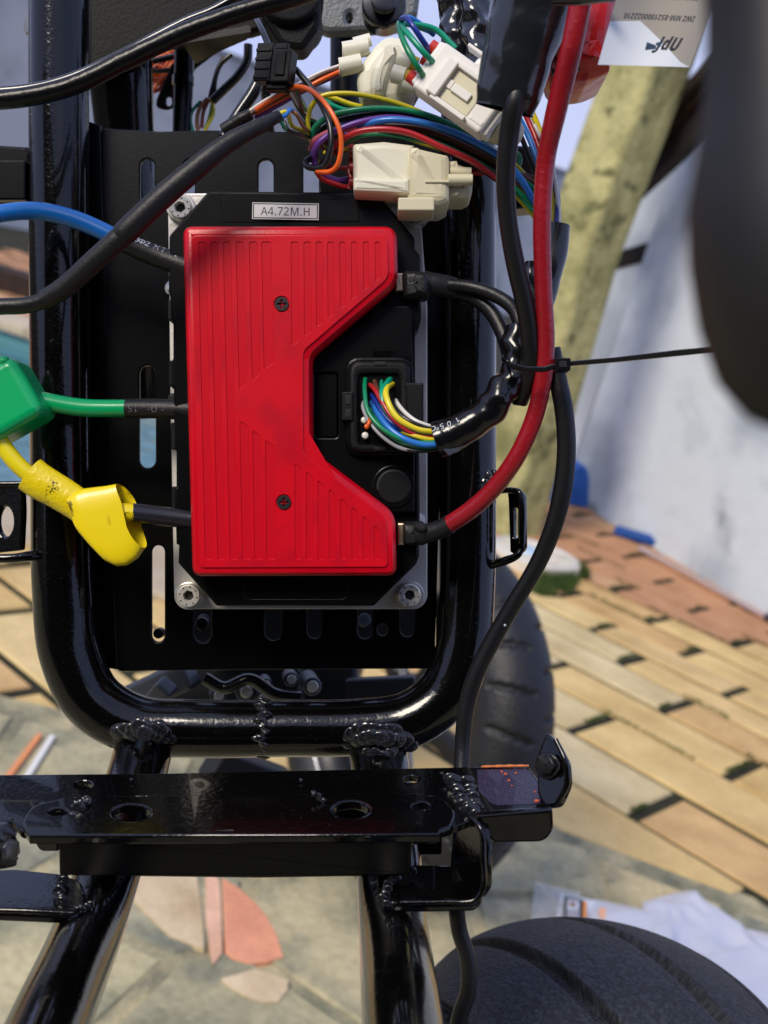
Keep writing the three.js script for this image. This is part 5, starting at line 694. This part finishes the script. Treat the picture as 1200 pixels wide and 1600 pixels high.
{ const o = bike('sealed_plug', 'ivory round shouldered plug with yellow seals, topmost of the plugs', 'plug', [595, 110, .555]);
  const f = tilted(590, 108, .56, -.16, .25, -.1);
  part('body', [slab(.548, rp([[556, 118, 10], [566, 92, 14], [590, 62, 14], [606, 52, 10], [634, 56, 8], [652, 84, 10], [656, 130, 8], [640, 160, 8], [600, 164, 10], [563, 152, 10]]), .02, .005, [], 4), f.b(22, 36, -2, 66, 46, 34, 6)], M.ivory, o);
  part('shoulder', slab(.543, rp([[576, 128, 10], [582, 96, 14], [604, 70, 12], [620, 66, 8], [616, 92, 12], [604, 122, 10], [600, 150, 8], [580, 150, 8]]), .02, .005, [], 4), M.ivory, o);
  for (const [x, y, r, L, d] of [[556, 77, 14, 40, .552], [548, 102, 14, 34, .550], [566, 66, 10, 26, .562]]) part('wire_port', [sweep([[x - L / 2, y + 3, d, r], [x + L / 2, y - 4, d, r]], { rad: 20 }), sweep([[x - L / 2 - 1, y + 3, d, r * .8], [x - L / 2 + 1, y + 3, d, r]], { rad: 20 })], M.ivory, o);
  for (const [x, y, r] of [[638, 96, 13], [628, 118, 14], [645, 132, 12]]) { part('wire_port', sweep([[x - 14, y - 3, .541, r], [x + 6, y + 2, .54, r]], { rad: 20 }), M.ivory, o); part('seal', sweep([[x + 4, y + 1, .54, r * .85], [x + 14, y + 5, .54, r * .85]], { rad: 18 }), M.sealYellow, o); }
  part('rib', [f.b(-10, 42, 14, 8, 34, 22, 3), f.b(16, 44, 16, 8, 30, 22, 3), f.b(44, 44, 14, 8, 30, 22, 3)], M.ivory, o); }
{ const o = bike('white_plug', 'translucent white latch plug with red seals and green and blue wires', 'plug', [718, 135, .52]);
  const f = tilted(718, 138, .522, .66, -.12, .1);
  part('body', [f.b(8, 2, 0, 132, 84, 46, 6), f.b(34, -46, -6, 74, 20, 36, 8), f.b(-50, 0, -2, 30, 78, 40, 5), f.b(64, 4, -4, 36, 72, 34, 4)], M.nylon, o);
  part('latch', [f.b(-24, 8, 28, 20, 62, 12, 3), f.b(10, -22, 26, 66, 8, 10, 2), f.b(10, 40, 26, 66, 8, 10, 2)], M.nylon, o); part('latch_window', f.b(16, 9, 23.2, 52, 50, 2, 2), M.ivoryDark, o); part('latch_tongue', [f.b(14, 10, 26, 34, 14, 6, 2), f.b(-10, 9, 25, 12, 14, 4, 1)], M.nylon, o);
  part('rib', [f.b(20, -60, -2, 96, 6, 24, 2), f.b(58, 30, 20, 24, 8, 8, 2)], M.nylon, o);
  for (const [x, y] of [[-66, -26], [-64, -4], [-66, 30]]) { const a = f.p(x + 6, y, 6), b = f.p(x - 10, y, 8), k = .522 / F; part('seal', sweep([[a.x, a.y, a.z, 10 * k], [b.x, b.y, b.z, 10 * k]], { raw: true, rad: 20 }), M.sealRed, o); }
  for (const [c, l] of [['dblue', [[676, 86, .524, 4.6], [662, 66, .518], [646, 42, .516], [634, 28, .52], [626, 34, .526], [628, 50, .53]]], ['teal', [[682, 102, .520, 4.8], [664, 84, .514], [640, 56, .516], [628, 40, .524], [642, 38, .532], [680, 46, .535], [712, 76, .535]]], ['green', [[664, 122, .52, 4.8], [652, 104, .514], [636, 76, .514], [624, 44, .522], [628, 34, .53], [650, 40, .535], [676, 50, .54]]], ['blue', [[628, 30, .53, 4.4], [640, 28, .532], [660, 40, .535], [678, 54, .54]]]]) part('wire', sweep(l, { rad: 12, seg: 36 }), wireM[c], o);
  part('collar', sweep([[772, 196, .528, 26], [796, 208, .53, 24], [806, 214, .532, 20]], { rad: 20 }), M.ivoryDark, o); }
{ const o = bike('ivory_plug', 'long ivory plug lying over the top right corner of the controller', 'plug', [645, 270, .545]);
  part('body', [slab(.535, rp([[551, 222, 5], [600, 218], [648, 224], [648, 302, 4], [600, 304], [552, 298, 5]]), .03, .004, [], 3), slab(.531, rp([[552, 276, 3], [640, 278], [640, 302, 4], [552, 298, 5]]), .02, .002)], M.ivory, o);
  const c2 = part('housing', [slab(.531, rp([[640, 226, 4], [700, 240], [703, 246, 4], [703, 312, 4], [690, 320, 6], [648, 318, 6], [636, 308, 4]]), .034, .004, [], 3)], M.ivoryDark, o); part('latch', [box(622, 308, 679, 329, .528, .548, 3), box(664, 281, 702, 285, .5302, .534, 1)], M.ivoryDark, c2);
  part('nose', [slab(.536, rp([[700, 248, 3], [736, 260, 5], [740, 278, 4], [738, 302, 5], [726, 308], [700, 308, 3]]), .026, .004, [], 3), sweep([[700, 281, .533, 9], [738, 281, .533, 9]], { rad: 16 }), sweep([[703, 268, .537, 8], [736, 270, .537, 8]], { rad: 16 })], M.ivoryDark, o);
  for (const y of [240, 262, 286]) part('seal', sweep([[546, y, .548, 9], [556, y, .548, 9]], { rad: 16 }), wireM.dred, o); }
{ const o = bike('taped_loom', 'shiny black taped wire looms hanging at the top beside the white plug', 'taped loom', [740, 80, .5]);
  part('taped_branch', sweep([[704, -80, .58, 24], [708, 0, .575, 26], [714, 50, .572, 24], [716, 100, .57, 20], [724, 160, .57, 20], [736, 230, .57, 18]], { rad: 24, seg: 60, mod: (t, a) => 1 + .09 * Math.sin(t * 30 + a * 2) + .05 * Math.sin(t * 61 - a) }), M.tape, o);
  part('taped_branch', sweep([[738, -80, .555, 22], [742, 20, .555, 24], [748, 80, .553, 22], [752, 140, .55, 22], [760, 190, .55, 20]], { rad: 24, seg: 60, mod: (t, a) => 1 + .10 * Math.sin(t * 26 + a * 3) + .05 * Math.sin(t * 53 - a) }), M.tape, o);
  part('torn_sleeve', sweep([[842, -90, .475, 74], [834, -20, .475, 70], [822, 40, .476, 62], [808, 90, .478, 56], [796, 140, .48, 50], [788, 172, .482, 44]], { rad: 36, seg: 70, cap: false, flat: .75, mod: (t, a) => 1 + .05 * Math.sin(t * 11 + a * 2) * (1 - t) + .05 * Math.sin(a * 2 + t * 5) + .012 * Math.sin(t * 19 + a * 4) }), P({ color: C(.012, .014, .017), roughness: .2, clearcoat: .6, clearcoatRoughness: .1, side: THREE.DoubleSide, bumpMap: again(peelT, 8), bumpScale: .0004 }), o);
  part('branch_end', sweep([[862, 112, .50, 5], [885, 110, .50, 5], [905, 106, .50, 5]], { rad: 10 }), M.cable, o); part('branch_stub', sweep([[800, 175, .505, 34], [812, 130, .50, 40], [830, 60, .50, 44]], { rad: 24 }), M.satin, o); }
{ const o = bike('battery_pack', 'red wrapped battery pack with a white printed sheet, top right', 'battery', [930, 40, .46]);
  const rm = P({ color: C(.50, .004, .006), roughness: .35, clearcoat: .3, bumpMap: again(peelT, 6), bumpScale: .001 });
  part('wrap', [slab(.50, rp([[858, -80], [980, -80], [960, 98, 6], [934, 110, 12], [900, 114, 14], [872, 104, 10], [862, 60]]), .05, .012, [], 6)], rm, o);
  part('wrap_fold', sweep([[905, -40, .485, 16], [886, 20, .487, 18], [873, 60, .49, 14], [876, 92, .495, 8]], { rad: 16, flat: .6 }), rm, o);
  const cv = document.createElement('canvas'); cv.width = 1024; cv.height = 1024; const c = cv.getContext('2d'); c.fillStyle = '#9c9484'; c.fillRect(0, 0, 1024, 1024);
  // sheet seen upside down: dark print as it appears
  c.fillStyle = '#d5d9da'; c.beginPath(); c.moveTo(0, 640); c.lineTo(320, 640); c.lineTo(900, 985); c.lineTo(1024, 1024); c.lineTo(0, 1024); c.fill();  // lit fold and shaded half of the sheet painted as two tones
  c.save(); c.translate(512, 610); c.rotate(Math.PI + .05); c.fillStyle = '#14120f'; c.font = 'bold 66px sans-serif'; c.textAlign = 'center'; c.textBaseline = 'middle'; c.fillText('2WZ MM-8S21000022210', 0, 0, 820); c.restore();
  c.save(); c.translate(640, 420); c.rotate(Math.PI + .05); c.fillStyle = '#3c2818'; c.font = 'bold 64px sans-serif'; c.textAlign = 'center'; c.fillText('0218  EM  1L 8', 0, 0, 640); c.restore();
  c.save(); c.translate(690, 835); c.rotate(.06); c.transform(1, 0, -.25, 1, 0, 0); c.fillStyle = '#111213'; c.font = '900 150px sans-serif'; c.textAlign = 'center'; c.textBaseline = 'middle'; c.fillText('JdU', 20, 0, 330); c.fillStyle = '#27384a'; c.beginPath(); c.moveTo(-230, 0); c.lineTo(-60, 30); c.lineTo(-60, -20); c.lineTo(-130, 0); c.lineTo(-90, 50); c.lineTo(-200, 70); c.closePath(); c.fill(); c.restore();
  const t = new THREE.CanvasTexture(cv); t.colorSpace = THREE.SRGBColorSpace; const p4 = [[985, -80], [1150, -90], [1078, 105], [934, 101]].map(([x, y]) => [x, y]), lm = S({ map: t, roughness: .45, side: THREE.DoubleSide });
  const nx = 24, ny = 24, pos = [], uv = [], idx = []; for (let j = 0; j <= ny; j++) for (let i = 0; i <= nx; i++) { const u = i / nx, v = j / ny, x = lerp(lerp(p4[0][0], p4[1][0], u), lerp(p4[3][0], p4[2][0], u), v), y = lerp(lerp(p4[0][1], p4[1][1], u), lerp(p4[3][1], p4[2][1], u), v), q = V(x, y, .452 + .02 * u - .012 * v * v + .003 * Math.sin(u * 5)); pos.push(q.x, q.y, q.z); uv.push(u, 1 - v); } for (let j = 0; j < ny; j++) for (let i = 0; i < nx; i++) { const a = j * (nx + 1) + i, b = a + nx + 1; idx.push(a, b, a + 1, b, b + 1, a + 1); }
  const g = new THREE.BufferGeometry(); g.setAttribute('position', new THREE.Float32BufferAttribute(pos, 3)); g.setAttribute('uv', new THREE.Float32BufferAttribute(uv, 2)); g.setIndex(idx); g.computeVertexNormals(); part('label_sheet', g, lm, o); part('wrap_rim', sweep([[860, -2, .44, 10], [905, -4, .44, 12], [960, -8, .44, 10]], { rad: 12 }), M.tape, o); }
{ const o = bike('handle_grip', 'blurred dark rounded grip hanging very close on the right', 'grip', [1200, 350, .16]);
  const pts = [[0, -300], [60, -296], [120, -262], [160, -200], [180, -110], [184, -10], [176, 80], [150, 170], [124, 270], [112, 380], [108, 560], [0, 560]].map(([r, y]) => new THREE.Vector2(r * .16 / F, y * .16 / F));
  const g = new THREE.LatheGeometry(pts, 48); g.rotateZ(.12); const c = V(1262, 378, .16); g.translate(c.x, c.y, c.z); part('grip_body', g, S({ color: C(.006, .005, .0046), roughness: .55 }), o);
  const k = new THREE.TorusGeometry(104 * .16 / F, 8 * .16 / F, 10, 40); k.rotateX(Math.PI / 2); k.rotateZ(.12); const kc = V(1230, 75, .16); k.translate(kc.x, kc.y, kc.z); part('grip_ring', k, S({ color: C(.05, .055, .065), roughness: .4 }), o); }
renderer.render(scene, camera);
